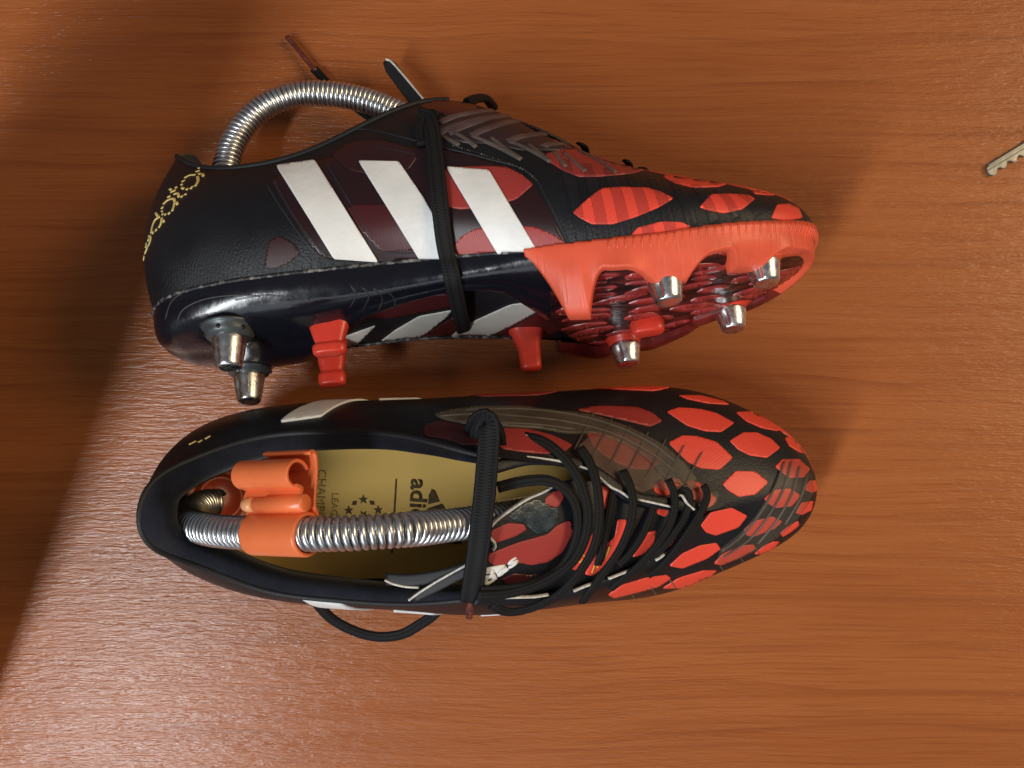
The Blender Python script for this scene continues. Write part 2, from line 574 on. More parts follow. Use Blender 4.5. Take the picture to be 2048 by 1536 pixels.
M['panel'] = textile('maroon_side_panel', (0.034, 0.0085, 0.010), (0.012, 0.005, 0.007), rough=0.34, scale=6600, bumpd=0.00001, mixf=0.25)
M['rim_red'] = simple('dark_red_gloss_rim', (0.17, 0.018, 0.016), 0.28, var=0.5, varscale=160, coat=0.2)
M['sole_red'] = simple('red_plastic_stud', (0.62, 0.045, 0.025), 0.34, var=0.15, varscale=120, bump=(300, 0.0003))
M['sole_black'] = simple('navy_gloss_plate', (0.006, 0.0065, 0.011), 0.22, roughvar=0.09, varscale=140, bump=(130, 0.0004), coat=0.25)
M['metal'] = simple('turned_aluminium', (0.78, 0.78, 0.77), 0.30, 1.0, roughvar=0.1, varscale=400, bump=(700, 0.0001))
M['spring'] = simple('zinc_spring_wire', (0.70, 0.71, 0.72), 0.34, 1.0, roughvar=0.06, varscale=300)
M['dark_metal'] = simple('grey_stud_base', (0.085, 0.095, 0.10), 0.4, 0.5, roughvar=0.1, varscale=300)
M['tree_orange'] = simple('orange_plastic', (0.82, 0.185, 0.060), 0.32, var=0.07, varscale=60, bump=(160, 0.0003))
M['tree_tip'] = simple('pale_orange_plastic', (0.75, 0.34, 0.15), 0.35)
M['insole'] = textile('yellow_insole_cloth', (0.72, 0.48, 0.14), (0.62, 0.395, 0.105), rough=0.8, scale=2600, bumpd=0.0001, mixf=0.4, varscale=30, spec=0.2)
M['print'] = simple('black_insole_print', (0.085, 0.062, 0.026), 0.8, var=0.4, varscale=500, spec=0.2)
M['faint_print'] = simple('worn_insole_print', (0.30, 0.20, 0.055), 0.8, var=0.4, varscale=500, spec=0.2)
M['gold'] = simple('gold_foil_print', (0.72, 0.56, 0.20), 0.42, var=0.25, varscale=300)
M['yellow'] = simple('yellow_print', (0.85, 0.47, 0.06), 0.45)
M['lace'] = laced()
M['aglet'] = simple('brown_aglet_film', (0.12, 0.030, 0.020), 0.32, var=0.75, varscale=900)
M['smoke'] = film('smoke_rubber_skin', (0.160, 0.135, 0.095), 0.26)
M['smoke_band'] = film('smoke_rubber_band', (0.150, 0.125, 0.092), 0.55)
M['smoke_pale'] = film('pale_rubber_skin', (0.30, 0.20, 0.145), 0.34)
M['smoke_ridge'] = film('smoke_rubber_ridge', (0.150, 0.120, 0.100), 0.55)
M['mauve_ridge'] = film('mauve_rubber_ridge', (0.150, 0.095, 0.100), 0.62)
M['clear'] = film('clear_rubber_bead', (0.040, 0.042, 0.050), 0.5, rough=0.38)
M['band'] = film('clear_rib_skin', (0.030, 0.026, 0.032), 0.20, rough=0.38)
M['grip'] = simple('reflection_tint_grip_pad', (0.032, 0.044, 0.049), 0.26, bump=(420, 0.0004), var=0.6, varscale=300, coat=0.3)  # dark pad whose teal tint stands in for the window's reflection
M['key'] = simple('nickel_key', (0.25, 0.255, 0.24), 0.42, 0.9, roughvar=0.1, varscale=200, bump=(500, 0.0001))
M['shade_panel'] = simple('shade_board_paint', (0.10, 0.06, 0.05), 0.7)  # paint of the added, unseen light-blocking panel
# ------------------------------------------------------------------ the table
def box(name, lo, hi, mat, parent=None):
    x0, y0, z0 = lo; x1, y1, z1 = hi
    v = [(x0, y0, z0), (x1, y0, z0), (x1, y1, z0), (x0, y1, z0), (x0, y0, z1), (x1, y0, z1), (x1, y1, z1), (x0, y1, z1)]
    f = [(0, 3, 2, 1), (4, 5, 6, 7), (0, 1, 5, 4), (1, 2, 6, 5), (2, 3, 7, 6), (3, 0, 4, 7)]
    return obj(name, v, f, mat, parent, smooth=False)

table = bevel_mod(box('table_top', (-0.75, -0.55, -0.025), (0.75, 0.55, 0.0), M['wood']), 0.003)
table['label'] = 'reddish brown wood-grain table top carrying the boots and the key'
table['category'] = 'table'

# added unseen panel outside the left edge, shaped to shade the table's left
bv = [(-0.268, -0.197, 0.001), (-0.268, 0.075, 0.001), (-0.268, 0.075, 0.53), (-0.268, 0.0747, 0.53)]
bv = bv + [(x - 0.018, y, z) for x, y, z in bv]
shade_board = obj('shade_board', bv, [(0, 1, 2, 3), (7, 6, 5, 4), (0, 4, 5, 1), (1, 5, 6, 2), (2, 6, 7, 3), (3, 7, 4, 0)], M['shade_panel'], smooth=False)
shade_board['label'] = 'added unseen panel that shades the left of the table'
shade_board['category'] = 'shade_board'

# ------------------------------------------------------------------ boot shape (millimetres, right foot, +y = inner side)
# rows: S sole edge, B bulge, M middle, U upper, T top edge
HEEL = [(11, 0, 29), (8, 0, 42), (7, 0, 58), (9, 0, 82), (17, 0, 109)]
MED = [
 [(15, 16, 29), (12, 19, 42), (11, 20, 58), (13, 17, 81), (20, 12, 104)],
 [(28, 26, 29), (25, 31, 42), (25, 32, 57), (27, 28, 76), (32, 20, 92)],
 [(50, 31, 29), (50, 37, 42), (50, 38, 56), (51, 34, 72), (54, 27, 84)],
 [(80, 32, 29), (80, 39, 42), (80, 40, 57), (81, 36, 73), (82, 29, 87)],
 [(108, 30, 30), (108, 39, 43), (108, 41, 60), (110, 37, 81), (112, 28, 101)],
 [(135, 31, 29), (135, 41, 43), (135, 42, 64), (138, 36, 90), (140, 22, 110)],
 [(165, 36, 25), (165, 43, 38), (166, 43, 57), (168, 34, 80), (170, 17, 98)],
 [(192, 40, 21), (192, 45, 32), (193, 44, 48), (195, 31, 68), (197, 6, 83)],
 [(216, 41, 20), (217, 46, 30), (217, 43, 43), (218, 26, 61), (224, -3, 72.5)],
 [(240, 38, 22), (241, 42, 30), (240, 38, 42), (238, 22, 57), (237, -2, 67)],
 [(263, 28, 25), (265, 31, 32), (263, 27, 43), (257, 15, 55), (249, 0, 62)],
 [(276, 17, 28), (279.5, 18, 34), (276.5, 15.5, 44), (269, 9, 54), (257, 1, 59.5)],
]
TOE = [(280.5, 1, 29), (284.5, 1, 35), (282, 1, 44), (274, 1, 53), (263, 1, 57.5)]
LAT = [
 [(15, -16, 29), (12, -19, 42), (11, -20, 58), (13, -17, 81), (20, -12, 104)],
 [(28, -27, 29), (25, -32, 42), (25, -33, 57), (27, -30, 75), (32, -22, 90)],
 [(50, -33, 28), (50, -40, 40), (50, -41, 54), (51, -39, 70), (54, -33, 81)],
 [(80, -31, 25), (80, -42, 36), (80, -45, 54), (81, -42, 71), (82, -36, 84)],
 [(108, -27, 23.5), (108, -43, 35), (108, -46, 57), (110, -42, 77), (112, -35, 94)],
 [(135, -30, 23), (135, -47, 35), (135, -48, 58), (138, -42, 82), (140, -31, 102)],
 [(165, -40, 23), (165, -48, 36), (166, -47, 53), (168, -41, 74), (169, -32, 90)],
 [(192, -45, 20), (192, -49, 31), (193, -46, 45), (195, -39, 63), (196, -26, 78)],
 [(216, -42, 20), (217, -46, 29), (217, -43, 42), (219, -30, 59), (224, -8, 71.5)],
 [(240, -33, 22), (241, -37, 30), (240, -34, 42), (238, -22, 56), (237, -2, 67)],
 [(263, -23, 25), (265, -26, 32), (263, -23, 43), (257, -13, 54.5), (249, 0, 62)],
 [(276, -12.5, 28), (279.5, -14.5, 34), (276.5, -12.5, 44), (269, -6, 54), (257, 1, 59.5)],
]

def cubic(P, closed):
    """second-derivative solve for a uniform cubic spline through rows of P; returns evaluator"""
    P = np.asarray(P, float); n = len(P)
    A = np.zeros((n, n)); R = np.zeros_like(P)
    for i in range(n):
        if closed:
            A[i, i] = 4; A[i, (i - 1) % n] = 1; A[i, (i + 1) % n] = 1
            R[i] = 6 * (P[(i + 1) % n] - 2 * P[i] + P[i - 1])
        elif i in (0, n - 1):
            A[i, i] = 1
        else:
            A[i, i] = 4; A[i, i - 1] = 1; A[i, i + 1] = 1
            R[i] = 6 * (P[i + 1] - 2 * P[i] + P[i - 1])
    D = np.linalg.solve(A, R)
    def ev(t):
        i = int(math.floor(t)); 
        if not closed: i = min(i, n - 2)
        u = t - i; a, b = i % n, (i + 1) % n
        return (1 - u) * P[a] + u * P[b] + ((1 - u) ** 3 - (1 - u)) * D[a] / 6 + (u ** 3 - u) * D[b] / 6
    return ev

NU, NV = 8, 6
CTRL = [HEEL] + MED + [TOE] + LAT[::-1]          # 26 stations, closed loop
NS = len(CTRL)
rows = []
for r in range(5):
    ev = cubic([c[r] for c in CTRL], True)
    rows.append([ev(i / NU) for i in range(NS * NU)])
NUT = NS * NU                                    # samples round the boot
UP = np.zeros((NUT, 4 * NV + 1, 3))
for i in range(NUT):
    ev = cubic([rows[r][i] for r in range(5)], False)
    for j in range(4 * NV + 1):
        UP[i, j] = ev(j / NV)
# the two halves of the vamp share one ridge
for k in range(int(9.0 * NU) + NU, 13 * NU + 1):
    a, b = k, (NUT - k) % NUT
    mid = (UP[a, -1] + UP[b, -1]) / 2
    da, db = mid - UP[a, -1], mid - UP[b, -1]
    for j in range(4 * NV + 1):
        w = (j / (4 * NV)) ** 3
        UP[a, j] += da * w; UP[b, j] += db * w
# soften
for _ in range(3):
    sm = (np.roll(UP, 1, 0) + np.roll(UP, -1, 0)) / 2
    UP[:, 1:-1] = UP[:, 1:-1] * 0.6 + sm[:, 1:-1] * 0.4
UP *= 0.001
I_TH0 = int(6 * NU)          # sample index of the collar/throat corner, inner side
I_RIDGE = 10 * NU            # where both sides meet in the ridge

def mir(p, s):
    return Vector((p[0], p[1] * s, p[2]))

def collar_idx():
    """samples from the outer throat corner round the heel to the inner throat corner"""
    return [i % NUT for i in range(NUT - I_TH0, NUT + I_TH0 + 1)]

def ring(i, j, s):
    return mir(UP[i % NUT, j], s)

def midline(k, w, inset, dz):
    """point across the bottom at station sample k (0..13*NU), w from -1 (outer) to 1 (inner)"""
    a = UP[k, 0]; b = UP[(NUT - k) % NUT, 0]
    return (a * (1 + w) + b * (1 - w)) / 2
# ------------------------------------------------------------------ boots: bodies
TILT, YAW = 21.0, 6.3
LAID = Vector((-0.1538, -0.0045, 0.0))
def laid_matrix():
    a = math.radians(TILT)
    R = Matrix(((1, 0, 0), (0, -math.sin(a), math.cos(a)), (0, -math.cos(a), -math.sin(a)))).to_4x4()
    Mx = Matrix.Translation(LAID) @ Matrix.Rotation(math.radians(YAW), 4, 'Z') @ R
    zm = min((Mx @ mir(UP[i, j], -1)).z for i in range(NUT) for j in range(4 * NV + 1))
    return Matrix.Translation((0, 0, -zm + 0.0002)) @ Mx

def up_at(u, j):
    """surface point at fractional sample u and fractional row j"""
    u = u % NUT
    i = int(math.floor(u)); f = u - i
    j = min(max(j, 0), 4 * NV - 1e-6); q = int(j); g = j - q
    a = UP[i % NUT]; b = UP[(i + 1) % NUT]
    return (a[q] * (1 - g) + a[q + 1] * g) * (1 - f) + (b[q] * (1 - g) + b[q + 1] * g) * f

def sole_streaks():
    m, nt, b = new_mat('red_black_streaked_sole')
    tc = N(nt, 'ShaderNodeTexCoord')
    mp = N(nt, 'ShaderNodeMapping'); mp.inputs['Scale'].default_value = (0.34, 1, 1); mp.inputs['Rotation'].default_value = (0, 0, 0.25)
    nt.links.new(tc.outputs['Object'], mp.inputs['Vector'])
    no = N(nt, 'ShaderNodeTexNoise'); no.inputs['Scale'].default_value = 210; no.inputs['Detail'].default_value = 3.5
    no.inputs['Distortion'].default_value = 0.5
    nt.links.new(mp.outputs['Vector'], no.inputs['Vector'])
    cr = N(nt, 'ShaderNodeValToRGB')
    cr.color_ramp.elements[0].position = 0.40; cr.color_ramp.elements[0].color = (0.006, 0.005, 0.007, 1)
    cr.color_ramp.elements[1].position = 0.64; cr.color_ramp.elements[1].color = (0.10, 0.013, 0.013, 1)
    e = cr.color_ramp.elements.new(0.50); e.color = (0.030, 0.006, 0.007, 1)
    nt.links.new(no.outputs['Fac'], cr.inputs['Fac']); nt.links.new(cr.outputs['Color'], b.inputs['Base Color'])
    bp = N(nt, 'ShaderNodeBump'); bp.inputs['Distance'].default_value = 0.0018; bp.inputs['Strength'].default_value = 0.7
    nt.links.new(no.outputs['Fac'], bp.inputs['Height']); nt.links.new(bp.outputs['Normal'], b.inputs['Normal'])
    b.inputs['Roughness'].default_value = 0.3
    b.inputs['Coat Weight'].default_value = 0.3; b.inputs['Coat Roughness'].default_value = 0.1
    return m
M['streak'] = sole_streaks()

def scuffed():
    m, nt, b = new_mat('scuffed_sole_seam')
    tc = N(nt, 'ShaderNodeTexCoord')
    no = N(nt, 'ShaderNodeTexNoise'); no.inputs['Scale'].default_value = 420; no.inputs['Detail'].default_value = 4
    nt.links.new(tc.outputs['Object'], no.inputs['Vector'])
    cr = N(nt, 'ShaderNodeValToRGB')
    cr.color_ramp.elements[0].position = 0.50; cr.color_ramp.elements[0].color = (0.010, 0.010, 0.014, 1)
    cr.color_ramp.elements[1].position = 0.70; cr.color_ramp.elements[1].color = (0.24, 0.23, 0.21, 1)
    nt.links.new(no.outputs['Fac'], cr.inputs['Fac']); nt.links.new(cr.outputs['Color'], b.inputs['Base Color'])
    b.inputs['Roughness'].default_value = 0.6
    return m
M['seam'] = scuffed()

STUD = {}       # filled from the photograph: canonical (x, y) in metres

class Boot: pass
# scallops of the rim: (x, half plateau, fall-off, depth below the sole edge, inset), metres
LEGS = [(0.1795, 0.0042, 0.0120, 0.0085, 0.0225, 0.010), (0.2165, 0.0062, 0.0110, 0.0095, 0.0130, 0.007), (0.2505, 0.0062, 0.0055, 0.0080, 0.0105, 0.007)]
LEGS_OUT = [(0.2055, 0.006, 0.009, 0.009, 0.0100, 0.008), (0.246, 0.006, 0.008, 0.008, 0.0085, 0.009)]


def sole_depth(k):
    """thickness of the moulded plate under the sole edge at station k (metres)"""
    st = k / NU
    return float(np.interp(st, [0, 3, 5, 6.5, 8, 10, 13], [12.0, 11.5, 9.0, 6.5, 5.0, 5.0, 3.2])) * 0.001

WS = [(1.00, 0.0, 0.3), (0.99, 0.25, 0.4), (0.955, 0.52, 0.2), (0.88, 0.77, 0), (0.75, 0.92, 0), (0.55, 1.0, 0), (0.32, 1.02, 0), (0.12, 1.0, 0)]
def waist_edge(k):
    """outer edge of the plate, as a share of the half width: it narrows to a shank under the arch"""
    return float(np.interp(k / NU, [0, 3.0, 3.5, 4.1, 4.6, 5.2, 6.0, 6.6, 7.0, 7.6, 8.0, 13], [-1, -1, -0.85, -0.25, 0.30, 0.52, 0.66, 0.55, 0.1, -0.7, -1, -1]))
def under_dz(k, w):
    return -0.0035 * (1 - abs(w) ** 2.2) * float(np.interp(k / NU, [0, 2, 4, 7, 9, 13], [0.4, 0.7, 1, 1, 0.5, 0.2]))
def sole_profile(k):
    d = sole_depth(k) * (0.12 + 0.88 * min(1.0, k / (1.6 * NU)) ** 0.5)
    pts = []
    full = WS + [(0.0, 0.95, 0)] + [(-w, z, o) for (w, z, o) in WS[::-1]]
    a, b = UP[k, 0], UP[(NUT - k) % NUT, 0]
    side = (a - b); L = np.linalg.norm(side); side = side / L if L > 1e-6 else np.array([0, 1, 0])
    we = waist_edge(k)
    for w, z, o in full:
        ww = w if w >= 0 else -w * we
        w_in = w
        if we > -0.999: ww = (w + 1) / 2 * (1 - we) + we
        p = midline(k, ww, 0, 0) + np.array([0, 0, under_dz(k, ww) * (1 if abs(w) < 0.999 or we > -0.999 and w < 0 else 0)]) + side * (o * 0.001 * (1 if w > 0 else -1))
        p = p + np.array([0, 0, -d * z])
        pts.append(p)
    return pts

def build_body(root, s):
    B = Boot(); B.root = root; B.s = s
    Mx = world_of(root)
    V = [mir(UP[i, j], s) for i in range(NUT) for j in range(4 * NV + 1)]
    Fc = grid_faces(NUT, 4 * NV + 1, True)
    up = obj('upper', V, Fc, M['black'], root); fix_normals(up)
    B.bvh = BVHTree.FromPolygons([Mx @ v for v in V], [tuple(f) for f in Fc])
    # underside of the upper, lasted over the foot
    Vu = []
    for k in range(0, 13 * NU + 1):
        for q in range(13):
            w = -1 + q / 6
            p = midline(k, w, 0, 0) + np.array([0, 0, under_dz(k, w) + 0.0004])
            Vu.append(mir(p, s))
    fu = grid_faces(13 * NU + 1, 13)
    o = obj('underside', Vu, fu, M['black'], root); fix_normals(o)
    nV = len(V)
    B.under = BVHTree.FromPolygons([Mx @ v for v in V] + [Mx @ v for v in Vu], [tuple(f) for f in Fc] + [tuple(i + nV for i in f) for f in fu])
    # moulded sole: dark heel and waist, streaked forefoot
    split = int(7.25 * NU)
    allV, allF = [], []
    for nm, k0, k1, mat in (('heel_plate', 0, split, M['sole_black']), ('forefoot_plate', split, 13 * NU, M['streak'])):
        Vs = []
        for k in range(k0, k1 + 1):
            Vs += [mir(p, s) for p in sole_profile(k)]
        fs = grid_faces(k1 - k0 + 1, 17)
        o = obj(nm, Vs, fs, mat, root); fix_normals(o)
        allF += [tuple(i + len(allV) for i in f) for f in fs]; allV += [Mx @ v for v in Vs]
    B.sole = BVHTree.FromPolygons(allV, allF)
    # scuffed glue seam where the upper meets the plate, rear two thirds
    for rng2 in (range(2, int(7.2 * NU)), range(NUT - int(7.2 * NU), NUT - 1)):
        pts = [mir(UP[k % NUT, 0] * 1.0 + (UP[k % NUT, 1] - UP[k % NUT, 0]) * 0.15, s) for k in rng2]
        sweep('seam', pts, 0.0016, 0.0016, M['seam'], root, world=False, n=1, nsec=8, square=2)
    # coral rim wrapped round the forefoot: its lower edge falls in scallops to the studs
    Vr = []; nu = 0; NR = 15
    u0, u1, u2 = 6.95 * NU, 13 * NU + 1.4 * NU, NUT - 7.4 * NU
    u = u0; cut = 0
    while u <= u2 + 1e-6:
        if u <= u1: cut = nu
        inner = u <= 13 * NU
        st = u / NU if inner else (NUT - u) / NU
        S = up_at(u, 0)
        h = float(np.interp(st, [6.95, 7.3, 8.2, 10, 13], [0.3, 1.6, 3.0, 3.6, 7.0])) * 0.001
        t_ = up_at(u + 0.5, 0) - up_at(u - 0.5, 0)
        out = np.array([t_[1], -t_[0], 0.0]); out /= (np.linalg.norm(out) + 1e-9)
        if np.dot(out[:2], S[:2] - np.array([0.225, 0.0])) < 0: out = -out
        j = 0.0; acc = 0.0; last = S
        while acc < h and j < 3 * NV:
            j += 0.25; q = up_at(u, j); acc += np.linalg.norm(q - last); last = q
        D = float(np.interp(st, [6.95, 7.15, 7.5, 8.1, 9.0, 9.9, 10.8, 11.8, 13], [2.0, 4.5, 6.0, 8.5, 8.5, 6.0, 6.0, 6.0, 5.0])) * 0.001
        inset = 0.0
        legs = LEGS if inner else LEGS_OUT
        for (lx, half, fl, fr, depth, ins_) in legs:
            a_ = (abs(S[0] - lx) - half) / (fl if S[0] < lx else fr)
            g_ = 1.0 if a_ <= 0 else max(0.0, 1 - a_)
            g_ = g_ ** 1.9
            D = max(D, D + (depth - D) * g_) if depth > D else D
            inset = max(inset, ins_ * g_)
        top = up_at(u, j); mid2 = up_at(u, j * 0.5)
        ring_ = [top, top + out * 0.0010, mid2 + out * 0.0019, S + out * 0.0023]
        for f in (0.15, 0.35, 0.55, 0.75, 0.9, 0.98):
            ring_.append(S + out * (0.0023 - 0.0012 * f) - out * (inset * f ** 2.0) + np.array([0, 0, -D * f]))
        ring_.append(S - out * (inset + 0.0002) + np.array([0, 0, -D]))
        thick = 0.0035 + inset * 0.35 + (0.022 * min(1, max(0, (st - (10.75 if inner else 11.3)) / 0.5)))
        ring_.append(S - out * (inset + thick * 0.6) + np.array([0, 0, -D]))
        ring_.append(S - out * (inset + thick) + np.array([0, 0, -D * 0.93]))
        ring_.append(S - out * (inset * 0.8 + thick + 0.002) + np.array([0, 0, -D * 0.6]))
        ring_.append(S - out * (inset * 0.8 + thick + 0.004) + np.array([0, 0, -0.004]))
        Vr += [mir(p, s) for p in ring_]; nu += 1
        u += 0.2
    def ends(n): return grid_faces(n, NR) + [tuple(range(NR)), tuple((n - 1) * NR + k for k in range(NR))]
    n1 = cut + 1
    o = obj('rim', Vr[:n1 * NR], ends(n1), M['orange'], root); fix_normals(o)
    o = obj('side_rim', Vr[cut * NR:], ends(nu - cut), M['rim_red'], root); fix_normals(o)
    B.rim = BVHTree.FromPolygons([Mx @ v for v in Vr], grid_faces(nu, NR))
    # fine upright ribs on the rim
    for q in range(int(nu * 0.10), int(nu * 0.62), 5):
        R_ = [Vector(v) for v in Vr[q * NR:(q + 1) * NR]]
        R0 = [R_[1].lerp(R_[2], 0.4), R_[2], R_[3], R_[5].lerp(R_[3], 0.4)]
        nn = (Vector(Vr[q * NR + 3]) - mir(UP[0, 0] * 0 + np.array([0.21, 0.0, 0.028]), s)); nn.z = 0
        sweep('rib', R0, 0.0009, 0.0009, M['orange'], root, up=nn.normalized(), world=False, n=2, nsec=6, square=2, step=0.0015, taper=lambda f: (1, 0.2 + 0.8 * math.sin(math.pi * f)))
    # padded collar and inner wall
    Vl = []; ids = collar_idx()
    for n_, i in enumerate(ids):
        T = UP[i, -1]; Tt = UP[(i + 1) % NUT, -1] - UP[(i - 1) % NUT, -1]
        inw = np.array([-Tt[1], Tt[0], 0.0]); inw /= (np.linalg.norm(inw) + 1e-9)
        if np.dot(inw[:2], np.array([0.09, -0.003])[:2] - T[:2]) < 0: inw = -inw
        tg = T - UP[i, -4]; tg /= np.linalg.norm(tg)
        e = min(n_, len(ids) - 1 - n_) / (len(ids) - 1) * 2        # 0 at the throat corners, 1 at the heel
        w = float(np.interp(e, [0, 0.15, 0.5, 0.8, 1], [3.0, 6.0, 8.5, 10.0, 10.5])) * 0.001
        prof = [T + inw * 0.0001, T + tg * 0.0014 + inw * w * 0.12, T + tg * 0.0024 + inw * w * 0.35, T + tg * 0.0016 + inw * w * 0.68,
                T - np.array([0, 0, 0.0022]) + inw * w * 0.92, T - np.array([0, 0, 0.008]) + inw * w * 1.0]
        for fr in (0.78, 0.66, 0.52, 0.38, 0.22, 0.06):
            p = up_at(i, fr * 4 * NV)
            thick = w * (0.45 + 0.6 * max(0, fr - 0.3))
            prof.append(p + inw * max(thick, 0.0035))
        Vl += [mir(p, s) for p in prof]
    o = obj('collar_lining', Vl, grid_faces(len(ids), 12), M['lining'], root); fix_normals(o)
    B.lining = BVHTree.FromPolygons([Mx @ v for v in Vl], grid_faces(len(ids), 12))
    pts = [mir(UP[i, -1], s) for i in ids]
    sweep('collar_binding', pts, 0.0024, 0.0024, M['binding'], root, world=False, n=1, nsec=8, square=2)
    # insole
    Vi = []; k1 = int(9.2 * NU)
    for k in range(1, k1 + 1):
        st = k / NU
        z = float(np.interp(st, [0, 3, 5, 7, 9.2], [35, 35, 37, 31, 27])) * 0.001
        for q in range(13):
            w = -1 + q / 6
            p = midline(k, w * 0.97, 0, 0).copy()
            edge = abs(w) ** 4 * 0.006
            if w > 0: edge += w ** 2 * 0.006 * float(np.interp(st, [2, 4, 6, 8], [0, 1, 1, 0.2]))
            p[2] = z + edge
            # follow the wider wall above the sole edge
            Bp = UP[k if w > 0 else (NUT - k) % NUT, NV]
            p[1] += (Bp[1] * 0.90 - UP[k if w > 0 else (NUT - k) % NUT, 0][1] * 0.97) * abs(w) ** 1.5 * 0.9
            p[0] -= 0.0015 * max(0, 1 - (k - 1) / 8)
            p[0] = max(p[0], 0.0125)
            Vi.append(mir(p, s))
    fi = grid_faces(k1, 13)
    o = obj('insole', Vi, fi, M['insole'], root); fix_normals(o)
    B.insole_obj = o
    B.insole = BVHTree.FromPolygons([Mx @ v for v in Vi], fi)
    # toe cavity lining is the back of the upper itself
    B.rec = []
    return B

LOW_M = Matrix.Translation((-0.1505, -0.0475, 0))
low_root = thing('football_boot', 'black boot with red hexagon spots standing upright, laces and yellow insole seen from above', 'boot', LOW_M, 'pair of football boots')
laid_root = thing('football_boot', 'black boot lying on its side with three white stripes and its studded sole showing', 'boot', laid_matrix(), 'pair of football boots')
low = build_body(low_root, 1)
laid = build_body(laid_root, -1)

def to_plane(boot, px, py, z=None, y=None):
    """canonical boot coordinates where the line of sight meets a plane of the boot"""
    inv = world_of(boot.root).inverted()
    o = inv @ CAMV; d = (inv.to_3x3() @ ray(px, py))
    t = (z - o.z) / d.z if z is not None else (y * boot.s - o.y) / d.y
    p = o + d * t
    return Vector((p.x, p.y * boot.s, p.z))

# ------------------------------------------------------------------ studs
def sole_z(x, y):
    """lowest point of the plate above (x, y), canonical"""
    best = None
    inv = world_of(laid_root)
    p = inv @ Vector((x, -y, -0.05)); d = inv.to_3x3() @ Vector((0, 0, 1))
    h = laid.sole.ray_cast(p, d)
    return (world_of(laid_root).inverted() @ h[0]).z if h[0] is not None else 0.02

def cap_slots(a, h):
    """key flats cut into the metal cap"""
    return 1.0 - 0.13 * max(0.0, math.cos(3 * a + 0.6)) ** 6

def metal_stud(boot, x, y, ped_r, cap_r, cap_h, tip_z, base_mat, tilt=(0, 0), heel=False):
    s = boot.s
    z0 = sole_z(x, y) + 0.002
    top = z0 - 0.001
    ax = Vector((tilt[0], tilt[1] * s, -1)).normalized()
    O = Vector((x, y * s, z0))
    Ht = z0 - tip_z
    bh = Ht - cap_h
    if heel:
        prof = [(ped_r * 1.25, 0), (ped_r * 1.12, bh * 0.15), (ped_r * 1.02, bh * 0.35), (ped_r, bh * 0.62), (ped_r * 0.93, bh * 0.8), (cap_r * 1.12, bh * 0.97), (cap_r * 0.9, bh)]
        b = lathe('stud', prof, O, ax, base_mat, boot.root, n=32)
        # little holes round the collar of the base
        for q in range(6):
            a = q * math.pi / 3 + 0.4
            e1 = ax.orthogonal().normalized(); e2 = ax.cross(e1)
            dv = e1 * math.cos(a) + e2 * math.sin(a)
            lathe('pin_hole', [(0.0009, 0), (0.0009, 0.0006)], O + ax * (bh * 0.6) + dv * (ped_r * 1.0 - 0.0004), dv, M['binding'], b, n=10)
    else:
        prof = [(ped_r * 1.7, -0.001), (ped_r * 1.45, bh * 0.12), (ped_r * 1.22, bh * 0.35), (ped_r * 1.08, bh * 0.65), (ped_r, bh * 0.92), (ped_r * 0.94, bh)]
        b = lathe('stud', prof, O, ax, base_mat, boot.root, n=32)
    c = cap_h
    prof = [(cap_r * 0.97, -0.0005), (cap_r, c * 0.04), (cap_r * 0.985, c * 0.12), (cap_r * 0.93, c * 0.3), (cap_r * 0.86, c * 0.55), (cap_r * 0.78, c * 0.82),
            (cap_r * 0.735, c * 0.93), (cap_r * 0.66, c * 0.985), (cap_r * 0.45, c), (cap_r * 0.05, c * 0.99)]
    def slots(a, h):
        f = h / c
        return 1.0 - (0.16 * max(0.0, math.cos(3 * a + 0.5)) ** 10) * (1 if 0.2 < f < 0.9 else 0)
    lathe('cap', prof, O + ax * bh, ax, M['metal'], b, n=60, slots=slots)
    return b

def blade_stud(boot, x, y, w, l, tip_z, mat, tilt=(0, 0), rot=0.0, flare=1.5, name='stud', block=False):
    """moulded stud: rounded-rectangle section, wide foot, slightly waisted"""
    s = boot.s
    z0 = sole_z(x, y) + 0.002
    Ht = z0 - tip_z
    verts, faces = [], []
    n = 24
    prof = [(flare, 0), (flare * 0.86, 0.10), (flare * 0.78, 0.22), (1.06, 0.45), (1.0, 0.72), (0.98, 0.90), (0.9, 0.97), (0.70, 1.0)]
    if block: prof = [(flare * 1.1, -0.06), (flare, 0.06), (1.02, 0.50), (0.88, 0.66), (0.86, 0.70), (1.06, 0.73), (1.08, 0.80), (1.05, 0.95), (0.96, 1.0), (0.6, 1.0)]
    for f, h in prof:
        for k in range(n):
            a = 2 * math.pi * k / n
            ca, sa = math.cos(a), math.sin(a)
            X = math.copysign(abs(ca) ** 0.65, ca) * l / 2 * f; Y = math.copysign(abs(sa) ** 0.65, sa) * w / 2 * f
            xr = X * math.cos(rot) - Y * math.sin(rot); yr = X * math.sin(rot) + Y * math.cos(rot)
            verts.append(Vector((x + xr + tilt[0] * h * Ht, (y + yr + tilt[1] * h * Ht) * s, z0 - h * Ht)))
    for i in range(len(prof) - 1):
        for k in range(n):
            k2 = (k + 1) % n
            faces.append((i * n + k, i * n + k2, (i + 1) * n + k2, (i + 1) * n + k))
    faces.append(tuple((len(prof) - 1) * n + k for k in range(n)))
    o = obj(name, verts, faces, mat, boot.root); fix_normals(o)
    return o

